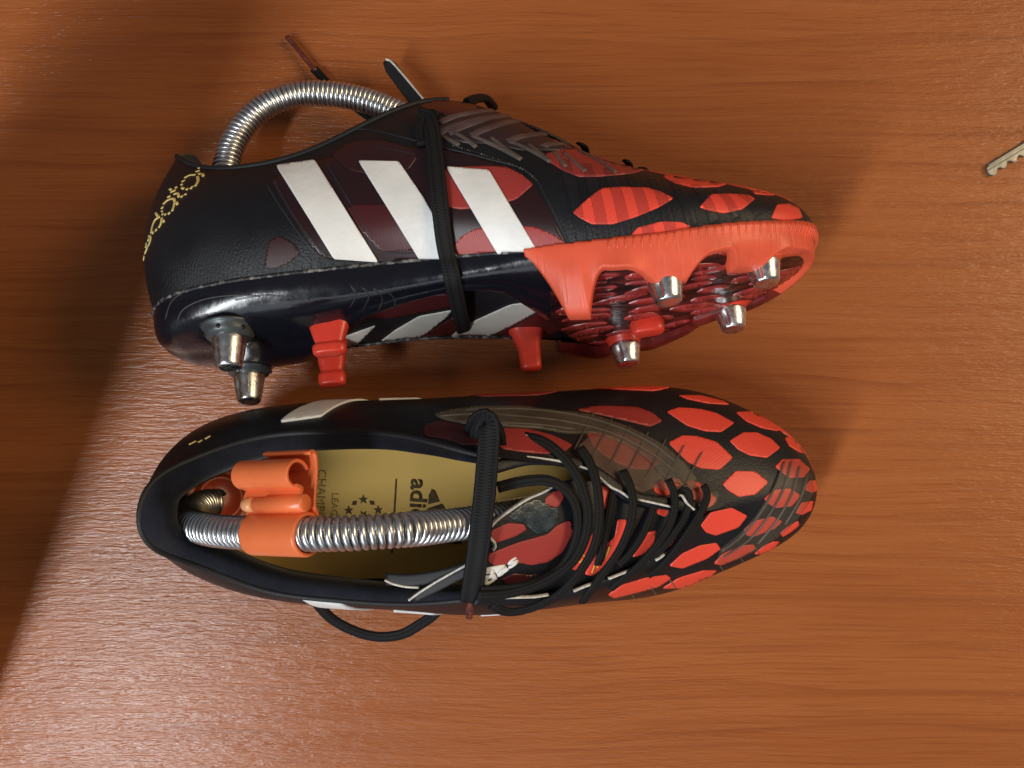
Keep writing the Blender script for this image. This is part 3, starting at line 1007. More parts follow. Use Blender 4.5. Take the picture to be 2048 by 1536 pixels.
TIPS = {'heel_near': (458, 735), 'heel_far': (498, 803), 'f1n': (1338, 606), 'f2n': (1534, 568), 'f1f': (1256, 730), 'f2f': (1468, 660),
        'mn': (1143, 646), 'mf': (1063, 740), 'mc': (1297, 668), 'rn': (660, 708), 'rf': (665, 770)}
TIPZ = {'f2n': 0.0085, 'f2f': 0.0075, 'mc': 0.007, 'mn': 0.003, 'mf': 0.003, 'rn': 0.003, 'rf': 0.003}
for k, (px, py) in TIPS.items():
    STUD[k] = to_plane(laid, px, py, z=TIPZ.get(k, 0.0005))
for boot in (laid, low):
    for k in ('heel_near', 'heel_far'):
        p = STUD[k]; metal_stud(boot, p.x, p.y, 0.0093, 0.0067, 0.0125, 0.0, M['dark_metal'], heel=True)
    for k in ('f1n', 'f2n', 'f1f', 'f2f'):
        p = STUD[k]; metal_stud(boot, p.x, p.y, 0.0066, 0.0068, 0.0088, p.z, M['orange'] if k[2] == 'n' else M['sole_red'])
    p = STUD['mf']; blade_stud(boot, p.x, p.y, 0.007, 0.0095, p.z, M['sole_red'], flare=1.7)
    p = STUD['mc']; blade_stud(boot, p.x, p.y, 0.0085, 0.014, p.z, M['sole_red'], flare=1.2, rot=0.15)
    p = STUD['rn']; blade_stud(boot, p.x, p.y, 0.006, 0.0125, p.z, M['sole_red'], flare=1.3, block=True)
    p = STUD['rf']; blade_stud(boot, p.x, p.y, 0.006, 0.011, p.z, M['sole_red'], flare=1.2, block=True)

# ------------------------------------------------------------------ printed and moulded pieces on the uppers
def zoomed(ox, oy, k):
    return lambda pts: [(ox + x / k, oy + y / k) for x, y in pts]

def keep(boot, name, mat, hits, faces, off, depth, maxedge):
    inv = world_of(boot.root).inverted(); r3 = inv.to_3x3()
    L = []
    for h in hits:
        if h is None: L.append(None); continue
        p = inv @ h[0]; n = r3 @ h[1]
        L.append((Vector((p.x, p.y * boot.s, p.z)), Vector((n.x, n.y * boot.s, n.z))))
    boot.rec.append((name, mat, L, faces, off, depth, maxedge))

def grow(poly, k):
    cx = sum(p[0] for p in poly) / len(poly); cy = sum(p[1] for p in poly) / len(poly)
    return [(cx + (x - cx) * k, cy + (y - cy) * k) for x, y in poly]

def patch(boot, name, poly, mat, off=0.00035, depth=0.0006, step=6, r=0.2, bvh=None, rec=True, maxedge=0.012, k=1.0):
    if k != 1.0: poly = grow(poly, k)
    if r: poly = rounded(poly, r)
    poly = densify(poly, step)
    V, T = tri2d(poly, step)
    hits = [cast(bvh or boot.bvh, *v) for v in V]
    if rec: keep(boot, name, mat, hits, T, off, depth, maxedge)
    return shell(name, hits, T, mat, boot.root, off, depth, maxedge)

def transfer(rec, boot, flip, name=None, shift=None):
    """the same piece on another boot of the pair (or on the other side)"""
    nm, mat, L, faces, off, depth, me_ = rec
    Mx = world_of(boot.root); r3 = Mx.to_3x3()
    H = []
    for h in L:
        if h is None: H.append(None); continue
        p, n = h
        if shift is not None: p = p + shift
        sy = boot.s * (-1 if flip else 1)
        P = Mx @ Vector((p.x, p.y * sy, p.z)); Nn = r3 @ Vector((n.x, n.y * sy, n.z))
        if flip or shift is not None:
            q = boot.bvh.find_nearest(P)
            nn = q[1] if q[1].dot(Nn) > 0 else -q[1]
            H.append((q[0], nn))
        else:
            H.append((P, Nn))
    return shell(name or nm, H, faces, mat, boot.root, off, depth, 0.03)

def centre(rec):
    P = [h[0] for h in rec[2] if h is not None]
    return sum(P, Vector()) / max(1, len(P))

def seen(boot, c):
    w = world_of(boot.root) @ Vector((c.x, c.y * boot.s, c.z))
    h = boot.bvh.ray_cast(CAMV, (w - CAMV).normalized())
    return h[0] is not None and (h[0] - w).length < 0.004

def bead(boot, name, pts, w, t, mat, bvh=None, lift=0.0, n=6, square=2.0, step=0.0015, taper=None, nsec=8):
    """raised line lying on a surface, through the given pixels"""
    P2 = strip_of(pts, n, 5)
    P, U = [], []
    for p in P2:
        h = cast(bvh or boot.bvh, p.x, p.y)
        if h is None: continue
        if P and (h[0] - P[-1]).length > 0.02: continue
        P.append(h[0] + h[1] * lift); U.append(h[1])
    if len(P) < 3: return None
    return sweep(name, P, w, t, mat, boot.root, up=U, n=1, square=square, step=step, taper=taper, nsec=nsec)

# --- laid boot, inner side
Z2 = zoomed(820, 160, 3.2); Z3 = zoomed(1100, 280, 3.2); Z1 = zoomed(260, 40, 3.2); Z4 = zoomed(260, 460, 3.2)
LS = [
 ('red_mesh', Z2([(850, 500), (880, 470), (1000, 445), (1200, 455), (1400, 520), (1510, 575), (1420, 600), (1200, 620), (1080, 620), (980, 580)])),
 ('red', Z3([(145, 465), (250, 370), (330, 312), (450, 302), (620, 308), (700, 330), (790, 375), (700, 430), (560, 490), (400, 540), (270, 540), (190, 500)])),
 ('red', Z3([(720, 235), (780, 218), (900, 230), (1130, 285), (1080, 300), (920, 305), (800, 278)])),
 ('red', Z3([(955, 430), (1030, 350), (1130, 345), (1270, 355), (1310, 380), (1230, 445), (1110, 470), (1010, 450)])),
 ('red', Z3([(480, 650), (560, 560), (720, 520), (840, 525), (900, 552), (840, 600), (600, 660)])),
 ('red', Z3([(1260, 310), (1320, 300), (1430, 325), (1500, 350), (1400, 355), (1310, 345)])),
 ('red', Z3([(1415, 500), (1450, 415), (1530, 410), (1590, 440), (1615, 500), (1500, 520)])),
 ('red_mesh', Z2([(165, 640), (240, 560), (500, 552), (620, 560), (720, 610), (790, 670), (680, 765), (560, 800), (330, 830), (230, 812), (180, 740)])),
 ('red_mesh', Z2([(280, 1060), (330, 1000), (420, 950), (640, 930), (800, 940), (920, 990), (990, 1040), (920, 1130), (800, 1190), (600, 1220), (420, 1215), (340, 1170)])),
 ('faint_red', Z1([(1290, 860), (1400, 785), (1600, 770), (1800, 820), (1840, 880), (1780, 960), (1600, 1000), (1400, 960)])),
 ('dark_red', Z1([(1390, 1200), (1460, 1180), (1640, 1185), (1760, 1260), (1860, 1400), (1840, 1470), (1610, 1485), (1480, 1350)])),
 ('faint_red', Z4([(860, 235), (880, 120), (900, 60), (960, 40), (1050, 90), (1095, 150), (1020, 210), (940, 245)])),
 ('dark_red', Z2([(60, 160), (180, 130), (330, 130), (420, 170), (430, 200), (300, 230), (130, 215)])),
]
patch(laid, 'side_panel', [(540, 362), (575, 338), (640, 318), (760, 296), (850, 292), (930, 308), (1020, 335), (1068, 368), (1098, 420), (1132, 490), (1140, 512), (1085, 528), (900, 530), (670, 522), (636, 508), (596, 455)], M['panel'], off=0.00012, depth=0.0004, rec=False, step=8)
for m_, p_ in LS:
    patch(laid, 'spot', p_, M[m_], r=0.14)
ST = [[(553, 333), (630, 322), (757, 524), (668, 518)], [(717, 323), (798, 325), (850, 400), (921, 524), (843, 525)], [(892, 335), (978, 342), (1083, 514), (1003, 519)]]
for p_ in ST:
    patch(laid, 'stripe', p_, M['white'], off=0.0008, depth=0.0008, r=0.04, step=5)
laid_inner = list(laid.rec)

# --- standing boot, vamp and toe
ZT = zoomed(1100, 760, 3.2)
SS = [
 [(755, 205), (830, 180), (960, 190), (1060, 215), (1170, 275), (1090, 330), (990, 325), (880, 290)],
 [(1195, 210), (1290, 205), (1400, 245), (1500, 305), (1450, 325), (1350, 305), (1260, 265)],
 [(1155, 390), (1240, 340), (1320, 340), (1410, 380), (1465, 435), (1385, 495), (1280, 480), (1210, 445)],
 [(765, 405), (850, 360), (940, 365), (1060, 400), (1160, 495), (1080, 570), (960, 560), (880, 520)],
 [(1505, 375), (1550, 355), (1620, 400), (1655, 465), (1600, 465), (1530, 420)],
 [(1445, 555), (1490, 510), (1590, 510), (1655, 570), (1625, 620), (1530, 625)],
 [(1110, 665), (1190, 585), (1310, 590), (1390, 655), (1310, 730), (1210, 745), (1145, 705)],
 [(1375, 760), (1430, 705), (1530, 695), (1600, 740), (1540, 805), (1440, 815), (1400, 790)],
 [(1630, 685), (1660, 645), (1705, 645), (1706, 705), (1675, 720), (1640, 705)],
 [(970, 930), (1030, 850), (1160, 820), (1255, 870), (1200, 940), (1060, 990), (1000, 970)],
 [(1575, 850), (1610, 785), (1680, 775), (1670, 830), (1610, 860)],
 [(1245, 960), (1300, 905), (1420, 875), (1480, 905), (1430, 950), (1300, 1000), (1260, 990)],
 [(770, 1185), (850, 1110), (960, 1060), (1060, 1045), (1085, 1080), (1000, 1140), (850, 1200)],
 [(1055, 1170), (1110, 1110), (1230, 1060), (1300, 1055), (1310, 1080), (1220, 1130), (1100, 1180)],
 [(725, 1330), (830, 1265), (980, 1220), (1060, 1220), (1010, 1265), (860, 1325)],
 [(1475, 980), (1520, 940), (1585, 903), (1590, 930), (1540, 970), (1490, 1000)],
 [(1310, 1110), (1370, 1060), (1430, 1035), (1465, 1035), (1420, 1080), (1350, 1110)],
 [(1105, 1245), (1200, 1185), (1320, 1140), (1335, 1150), (1240, 1210), (1120, 1250)],
 [(380, 1370), (470, 1310), (620, 1265), (740, 1250), (765, 1270), (690, 1320), (540, 1360), (420, 1390)],
 [(830, 100), (960, 100), (1100, 135), (1140, 158), (1000, 148), (880, 122)],
 [(1020, 720), (1065, 760), (1040, 800), (985, 830), (1010, 770)],
]
SM = [
 [(160, 190), (330, 165), (560, 175), (650, 210), (720, 265), (640, 300), (480, 260), (330, 225)],
 [(230, 345), (330, 325), (420, 330), (560, 380), (700, 480), (730, 520), (640, 575), (520, 570), (380, 510), (280, 430)],
]
for p_ in SS: patch(low, 'spot', ZT(p_), M['red'], r=0.12, k=1.045, step=4)
for p_ in SM: patch(low, 'spot', ZT(p_), M['red_mesh'])
Z5 = zoomed(1140, 880, 6.4); Z6 = zoomed(940, 1000, 6.4); Z7 = zoomed(840, 790, 6.4)
patch(low, 'spot', Z5([(1060, 610), (1110, 550), (1240, 505), (1290, 690), (1200, 730), (1080, 670)]), M['red'])
patch(low, 'spot', Z5([(1285, 480), (1650, 540), (1700, 620), (1690, 760), (1600, 810), (1545, 790), (1500, 650), (1400, 590), (1330, 600)]), M['red'])
patch(low, 'spot', Z7([(995, 420), (1400, 440), (1700, 520), (1950, 640), (1870, 710), (1700, 760), (1400, 740), (1020, 690)]), M['red_mesh'])
patch(low, 'spot', Z7([(40, 400), (250, 330), (460, 370), (720, 470), (760, 640), (560, 640), (300, 560), (60, 530)]), M['dark_red'])
patch(low, 'spot', Z6([(480, 1320), (700, 1290), (760, 1300), (640, 1335)]), M['red_mesh'])
low_rec = list(low.rec)
patch(low, 'stripe', [(348, 1128), (385, 1158), (440, 1180), (500, 1194), (560, 1203), (600, 1208), (600, 1216), (520, 1206), (440, 1190), (380, 1164), (340, 1130)], M['white'], off=0.0006, rec=False, r=0.05, step=4)
# the inner-side stripes and spots of one boot are also on the other, and stripes are on both sides
n_stripe = 0
STRIPE_SHIFT = [Vector((-0.010, 0, -0.002)), Vector((-0.009, 0, -0.017)), Vector((-0.008, 0, -0.019))]
for r_ in laid_inner:
    c = centre(r_)
    if r_[0] == 'stripe':
        transfer(r_, low, False, shift=STRIPE_SHIFT[n_stripe]); transfer(r_, low, True); n_stripe += 1
    elif not seen(low, c):
        transfer(r_, low, False)
for r_ in low_rec:
    if not seen(laid, centre(r_)): transfer(r_, laid, False)

# far side of the laid boot, seen under its arch
FS = [('shaded_stripe', [(676, 692), (690, 672), (752, 650), (722, 680), (700, 703)]),
      ('shaded_stripe', [(728, 708), (790, 660), (838, 632), (903, 620), (895, 632), (850, 668), (790, 698)]),
      ('shaded_stripe', [(880, 686), (930, 650), (1020, 609), (1108, 597), (1080, 620), (1000, 662), (950, 682)]),
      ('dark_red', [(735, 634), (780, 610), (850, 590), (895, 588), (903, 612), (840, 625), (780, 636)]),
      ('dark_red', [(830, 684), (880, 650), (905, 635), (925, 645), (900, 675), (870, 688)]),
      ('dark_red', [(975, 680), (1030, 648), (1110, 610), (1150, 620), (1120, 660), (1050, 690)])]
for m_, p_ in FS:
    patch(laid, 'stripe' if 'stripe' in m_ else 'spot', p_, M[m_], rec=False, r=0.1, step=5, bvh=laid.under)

# raised red strokes under the forefoot of the laid boot
rs = random.Random(5)
for row in range(15):
    yb = 528 + row * 13.5
    xx = 1105 + rs.uniform(0, 60)
    while xx < 1575:
        L_ = rs.uniform(48, 120); w_ = rs.uniform(4.0, 7.5); yy = yb - (xx + L_ / 2 - 1330) * 0.17 + rs.uniform(-3, 3)
        sl = -0.17 + rs.uniform(-0.07, 0.07)
        q_ = [(-0.5, 0), (-0.28, -0.8), (0.1, -1), (0.38, -0.6), (0.5, 0.1), (0.25, 0.85), (-0.2, 1)]
        patch(laid, 'sole_stroke', [(xx + L_ / 2 + a * L_, yy + a * L_ * sl + b * w_) for a, b in q_], M['sole_stroke'], off=0.0005, depth=0.0005, rec=False, bvh=laid.sole, r=0.2, step=9, maxedge=0.01)
        xx += L_ + rs.uniform(8, 34)

# --- translucent rubber skins and ridges, standing boot
SK = [
 [(868, 830), (900, 822), (960, 815), (1040, 814), (1100, 822), (1180, 830), (1260, 856), (1325, 890), (1372, 930), (1395, 962), (1380, 985), (1350, 965),
  (1330, 960), (1300, 925), (1250, 890), (1190, 868), (1130, 868), (1080, 858), (1000, 853), (930, 848), (885, 840)],
 [(1568, 918), (1605, 925), (1622, 955), (1625, 985), (1612, 1010), (1590, 1040), (1560, 1068), (1520, 1095), (1470, 1118), (1432, 1128), (1440, 1098),
  (1478, 1068), (1512, 1030), (1540, 985), (1556, 950)],
 [(1152, 895), (1180, 872), (1215, 872), (1270, 905), (1300, 930), (1330, 960), (1345, 985), (1310, 975), (1275, 990), (1240, 975), (1215, 950), (1180, 925)],
 [(1350, 965), (1385, 975), (1440, 985), (1432, 1010), (1405, 1020), (1375, 990), (1330, 975)],
]
for q_, p_ in enumerate(SK): patch(low, 'rubber_skin', p_, M[('smoke_band', 'smoke', 'smoke_pale', 'smoke')[q_]], off=0.0009, depth=0.0009, step=6, rec=False, r=0.25)
RD = [[(880, 836), (960, 832), (1060, 838), (1140, 848), (1220, 868), (1290, 902), (1340, 938), (1372, 972)],
      [(930, 824), (1040, 822), (1140, 832), (1230, 855), (1300, 888), (1350, 925)],
      [(1000, 849), (1080, 853), (1150, 862)],
      [(1566, 925), (1550, 970), (1520, 1022), (1485, 1066), (1442, 1100)], [(1580, 925), (1566, 975), (1536, 1028), (1498, 1075), (1448, 1110)],
      [(1596, 935), (1582, 985), (1552, 1038), (1514, 1084)], [(1612, 950), (1598, 995), (1568, 1046)]]
for p_ in RD: bead(low, 'rubber_ridge', p_, 0.0011, 0.0010, M['smoke_ridge'], lift=0.0009)
for i in range(7):
    x0, y0 = 1168 + 36 * i, 842 + 13 * i
    bead(low, 'rubber_ridge', [(x0 + 18, y0 - 14), (x0, y0 + 18), (x0 - 22, y0 + 60)], 0.0008, 0.0008, M['smoke_ridge'], lift=0.0009)
for (x0, y0) in ((1478, 1112), (1510, 1095), (1440, 1132), (1340, 1160), (1300, 1172), (1262, 1186)):
    bead(low, 'rubber_ridge', [(x0, y0), (x0 + 8, y0 + 10), (x0 + 18, y0 + 24)], 0.0008, 0.0006, M['smoke_ridge'], lift=0.0002)
# --- chevron ridges, laid boot
ZC = zoomed(820, 170, 4.2667)
CH = [([(870, 262), (600, 300), (420, 345), (300, 390), (235, 428)], 1), ([(235, 428), (330, 470), (420, 520)], 0),
      ([(1030, 300), (850, 322), (700, 365), (590, 405), (525, 440)], 1), ([(525, 440), (650, 490), (800, 560), (950, 642)], 0),
      ([(1200, 420), (1050, 432), (930, 452), (835, 490)], 1), ([(835, 490), (930, 520), (1060, 580), (1200, 662)], 0),
      ([(1500, 532), (1300, 512), (1180, 515), (1138, 535)], 1), ([(1010, 515), (1080, 570), (1200, 660)], 0),
      ([(380, 418), (450, 450), (565, 535)], 0), ([(690, 455), (800, 540), (950, 640)], 0),
      ([(1225, 575), (1290, 650), (1330, 705)], 0), ([(1310, 585), (1400, 660), (1500, 745)], 0), ([(1440, 570), (1600, 650), (1760, 755)], 0),
      ([(700, 225), (560, 240), (380, 275), (250, 330)], 1), ([(640, 300), (500, 345), (400, 385), (330, 420)], 1)]
for p_, up_ in CH:
    bead(laid, 'rubber_ridge', ZC(p_), 0.0040 if up_ else 0.0020, 0.0016, M['mauve_ridge'] if up_ else M['smoke_ridge'], lift=0.0003)
patch(laid, 'rubber_skin', ZC([(160, 400), (330, 300), (600, 240), (900, 240), (1040, 290), (1230, 400), (1500, 530), (1300, 560), (1160, 560), (950, 560), (700, 500), (500, 500), (300, 460)]),
      film('mauve_rubber_skin', (0.062, 0.040, 0.046), 0.55), off=0.0006, depth=0.0006, rec=False)
# soft moulded ribs down the side of the forefoot
for i in range(9):
    x0 = 1128 + 44 * i; y0 = 322 + 8.5 * i; y1 = 492 - 7.5 * i
    bead(laid, 'rib', [(x0, y0), (x0 + 22, (y0 + y1) / 2 - 6), (x0 + 38, y1)], 0.0042, 0.0007, M['band'], lift=0.0004)
# seams and windows, laid boot
for p_ in ([(548, 360), (560, 385), (600, 450), (640, 500), (655, 513)], [(533, 368), (560, 412), (600, 470), (634, 509), (660, 520), (705, 521)],
           [(652, 325), (690, 388), (730, 455), (750, 490), (764, 502), (800, 506), (848, 505)], [(800, 335), (840, 395), (880, 460), (900, 500), (912, 512)],
           [(970, 385), (1020, 450), (1060, 500), (1075, 512)], [(748, 293), (775, 298), (830, 309)]):
    bead(laid, 'bead', p_, 0.0009, 0.0009, M['clear'])
bead(laid, 'seam', [(855, 292), (910, 300), (980, 318), (1040, 335), (1072, 360), (1100, 410), (1122, 455), (1142, 500)], 0.0012, 0.0008, M['binding'])
bead(laid, 'seam', [(690, 262), (730, 258), (790, 270), (850, 285)], 0.0012, 0.0008, M['binding'])
# stitches: short pale threads in a row, one piece
def stitches(boot, pts, mat, n):
    P2 = strip_of(pts, 8, 1.0); Vs, Fs = [], []
    for i in range(n):
        a = P2[int((i + 0.15) / n * (len(P2) - 1))]; b = P2[int((i + 0.62) / n * (len(P2) - 1))]
        ha, hb = cast(boot.bvh, a.x, a.y), cast(boot.bvh, b.x, b.y)
        if not ha or not hb: continue
        A = ha[0] + ha[1] * 0.0002; Bq = hb[0] + hb[1] * 0.0002; nn = ha[1]; sd = (Bq - A).normalized().cross(nn) * 0.00032
        k = len(Vs)
        Vs += [A - sd, A + sd, Bq + sd, Bq - sd, (A + Bq) / 2 - sd * 0.7 + nn * 0.0004, (A + Bq) / 2 + sd * 0.7 + nn * 0.0004]
        Fs += [(k, k + 1, k + 5, k + 4), (k + 4, k + 5, k + 2, k + 3), (k, k + 4, k + 3), (k + 1, k + 2, k + 5)]
    o = obj('stitching', Vs, Fs, mat, boot.root, world=True, smooth=False); return o
stitches(laid, [(905, 292), (960, 308), (1010, 325), (1050, 342), (1085, 372)], M['seam'], 34)
# thin moulding lines of the heel plate
for p_ in ([(330, 640), (345, 600), (390, 575), (450, 562), (520, 558), (590, 575)], [(352, 655), (365, 620), (410, 598), (470, 590), (520, 592)],
           [(700, 568), (712, 590), (700, 615)], [(722, 572), (738, 592), (726, 620)], [(745, 574), (765, 596), (758, 620)], [(768, 576), (790, 600), (784, 622)],
           [(470, 600), (530, 590), (590, 596)], [(560, 600), (600, 585), (620, 600)]):
    bead(laid, 'moulding_line', p_, 0.0008, 0.0005, M['clear'], bvh=laid.sole)

# --- gold lettering round the heel of the laid boot: predator
ZG = zoomed(270, 290, 6.4)
LET = {
 'letter_p': [[(122, 1420), (112, 1470)], [(108, 1480), (104, 1530)]],
 'letter_r': [[(150, 1250), (138, 1320)], [(166, 1285), (150, 1340), (128, 1388)]],
 'letter_e': [[(178, 1165), (204, 1180), (194, 1240), (172, 1292)], [(184, 1200), (166, 1228)]],
 'letter_d': [[(265, 870), (292, 908)], [(322, 915), (260, 960), (225, 1040), (210, 1128)], [(346, 930), (332, 1010), (305, 1062)], [(284, 1072), (262, 1102)], [(244, 1108), (222, 1135)], [(360, 958), (374, 988)]],
 'letter_a': [[(420, 668), (456, 655)], [(362, 760), (420, 708), (492, 688), (508, 740), (478, 848)], [(342, 820), (360, 788)], [(340, 858), (356, 840)], [(348, 892), (366, 880)], [(380, 898), (402, 880)], [(424, 888), (452, 860)], [(532, 730), (546, 764)]],
 'letter_t': [[(445, 562), (468, 578)], [(458, 606), (522, 578)], [(498, 632), (548, 618), (564, 668)], [(588, 674), (614, 645)], [(638, 642), (658, 622)], [(522, 538), (532, 552)]],
 'letter_o': [[(636, 424), (700, 388), (774, 384)], [(802, 402), (808, 460), (774, 528)], [(712, 564), (738, 530)], [(654, 578), (682, 556)], [(600, 548), (626, 562)], [(584, 518), (612, 500)], [(598, 476), (638, 450)]],
 'letter_r.': [[(806, 302), (852, 284)], [(776, 346), (828, 328)], [(820, 362), (838, 378)], [(862, 368), (878, 402)]],
}
for nm, strokes in LET.items():
    parts_ = []
    for st in strokes:
        P2 = strip_of(ZG(st), 4, 2.0)
        H = [cast(laid.bvh, p.x, p.y) for p in P2]; H = [h for h in H if h]
        if len(H) < 2: continue
        o = sweep('stroke', [h[0] + h[1] * 0.0001 for h in H], 0.00125, 0.0005, M['gold'], laid.root, up=[h[1] for h in H], n=1, nsec=6, step=0.0006)
        parts_.append(o)
    if not parts_: continue
    # one mesh per letter
    bm = bmesh.new()
    for o in parts_: bm.from_mesh(o.data)
    me = bpy.data.meshes.new('gold_letter'); bm.to_mesh(me); bm.free(); me.materials.append(M['gold'])
    g = bpy.data.objects.new('gold_letter', me); C.objects.link(g); g.parent = laid.root
    me.polygons.foreach_set('use_smooth', [True] * len(me.polygons))
    for o in parts_: bpy.data.objects.remove(o)
# a scrap of the same lettering over the heel of the standing boot
for a, b in (((378, 1215 - 326), (392, 882)), ((396, 885), (404, 880)), ((410, 878), (420, 872))):
    bead(low, 'gold_letter', [a, ((a[0] + b[0]) / 2, (a[1] + b[1]) / 2), b], 0.0011, 0.0005, M['gold'], step=0.0006)
# ------------------------------------------------------------------ tongue, laces, inside of the standing boot
def tongue_z(x, y):
    """height of the instep line, canonical millimetres"""
    return 116 - 0.48 * (x - 135) - 0.009 * y * y

def on_tongue(px, py, lift=0.0):
    """canonical point (metres) where the sight line meets the instep surface raised by lift (mm)"""
    z = 0.1
    for _ in range(12):
        w = at(px, py, z)
        x = (w.x + 0.1505) * 1000; y = (w.y + 0.0475) * 1000
        z = max(0.02, min(0.125, (tongue_z(x, y) + lift) * 0.001))
    return Vector((x * 0.001, y * 0.001, z))

def tongue_hit(px, py, lift=-2.5):
    p = on_tongue(px, py, lift); x, y = p.x * 1000, p.y * 1000
    n = Vector((0.48, 0.018 * y, 1)).normalized()
    return (p, n)

def tongue_patch(name, poly, mat, off=0.0003, depth=0.0005, step=6, r=0.2, lift=-2.5, boots=(low, laid), parent=None):
    if r: poly = rounded(poly, r)
    poly = densify(poly, step)
    V, T = tri2d(poly, step)
    H = [tongue_hit(*v, lift) for v in V]
    out = []
    for b in boots:
        HH = [(mir(p, b.s), mir(n, b.s)) for p, n in H]
        out.append(shell(name, HH, T, mat, b.root, off, depth, 0.02, world=False))
    return out

TG = [(975, 1068), (985, 1050), (1000, 1035), (1050, 1000), (1085, 983), (1118, 965), (1160, 955), (1200, 965), (1270, 1000), (1340, 1010), (1400, 1000),
      (1400, 1030), (1350, 1100), (1300, 1140), (1200, 1180), (1090, 1200), (1000, 1198), (940, 1196), (935, 1160), (960, 1130), (985, 1095), (988, 1085), (975, 1075)]
tongue_patch('tongue', TG, M['black'], off=0, depth=0.0022, r=0.05)
for m_, p_ in [('red_mesh', Z6([(245, 440), (280, 390), (400, 330), (500, 290), (690, 310), (720, 380), (560, 470), (330, 545), (280, 520)])),
               ('red_mesh', Z6([(240, 690), (600, 545), (1000, 435), (1100, 330), (1280, 250), (1320, 400), (1200, 650), (1000, 790), (780, 830), (640, 800), (300, 835), (230, 780)])),
               ('red_mesh', Z6([(960, -20), (1060, -110), (1170, -130), (1200, -20), (1110, 100), (960, 50)])),
               ('grip', Z6([(500, 200), (600, 110), (720, 30), (850, -15), (1000, 60), (1130, 120), (1130, 270), (1000, 400), (850, 430), (740, 340), (690, 280), (560, 260)])),
               ('dark_red', Z6([(400, 1010), (560, 935), (760, 960), (870, 945), (700, 1050), (440, 1080)])),
               ('red', Z6([(1280, 870), (1400, 650), (1590, 400), (1580, 560), (1500, 740), (1380, 910)])),
               ('red', Z6([(1460, 950), (1680, 590), (1850, 490), (1890, 245), (2000, 250), (1990, 460), (1850, 680), (1650, 900), (1560, 965)])),
               ('red', Z5([(385, 570), (560, 620), (540, 840), (420, 880)])),
               ('red', Z5([(830, 1420), (960, 1190), (1110, 1150), (1060, 1330), (930, 1460), (800, 1500)])),
               ('red', Z5([(1110, 855), (1285, 860), (1220, 985), (1105, 940)])),
               ('red', Z5([(1220, 1340), (1350, 1150), (1400, 1170), (1270, 1370)])),
               ('red', Z5([(1340, 800), (1420, 770), (1370, 950), (1330, 960)])),
               ('red', Z5([(440, 1060), (500, 1050), (470, 1170), (440, 1160)]))]:
    tongue_patch('spot', p_, M[m_])
tongue_patch('logo_bar', Z6([(210, 865), (450, 818), (370, 912), (195, 947)]), M['white'], boots=(low,), r=0, off=0.0004)
tongue_patch('logo_bar', Z6([(188, 968), (300, 960), (268, 1004), (180, 1012)]), M['white'], boots=(low,), r=0, off=0.0004)

def can_sweep(name, pts, w, t, mat, lift, boots=(low,), step=0.0015, **kw):
    """pts in pixels (px, py[, lift mm]) over the instep surface"""
    P, U = [], []
    P2 = catmull([Vector((p[0], p[1], p[2] if len(p) > 2 else lift)) for p in pts], 6)
    for p in P2:
        q, n = tongue_hit(p.x, p.y, p.z)
        P.append(q); U.append(n)
    out = []
    for b in boots:
        out.append(sweep(name, [mir(p, b.s) for p in P], w, t, mat, b.root, up=[mir(u, b.s) for u in U], world=False, n=1, step=step, **kw))
    return out
can_sweep('edge_trim', [(985, 1100), (990, 1092), (988, 1084), (977, 1072), (976, 1064), (985, 1048), (1003, 1032), (1050, 1000), (1090, 982), (1120, 961)], 0.0010, 0.0022, M['white_worn'], -2.4, boots=(low, laid))
for p_ in ([(1053, 914), (1080, 917), (1110, 921), (1140, 926)], [(1158, 933), (1168, 936), (1176, 938)], [(1196, 953), (1220, 973), (1240, 983), (1258, 995)],
           [(1275, 999), (1300, 1004), (1340, 1013)], [(1356, 992), (1363, 991), (1375, 1008), (1388, 1019)],
           [(962, 1194), (1000, 1195), (1040, 1194), (1070, 1193), (1096, 1189)], [(1147, 1182), (1170, 1172), (1198, 1163)], [(1217, 1157), (1250, 1144), (1275, 1134), (1290, 1122)],
           [(1311, 1120), (1320, 1115), (1328, 1108)], [(1348, 1103), (1362, 1082), (1385, 1048), (1402, 1026)]):
    can_sweep('edge_trim', p_, 0.0009, 0.0014, M['white_worn'], 1.2, step=0.0008)
# eyestay leather between the trim and the upper
for p_ in ([(985, 935), (1060, 917), (1140, 924), (1200, 950), (1260, 992), (1340, 1008), (1390, 1012)], [(950, 1200), (1000, 1200), (1090, 1197), (1200, 1170), (1290, 1130), (1350, 1100), (1402, 1030)]):
    can_sweep('eyestay', p_, 0.0050, 0.0020, M['black'], -0.6, boots=(low, laid))

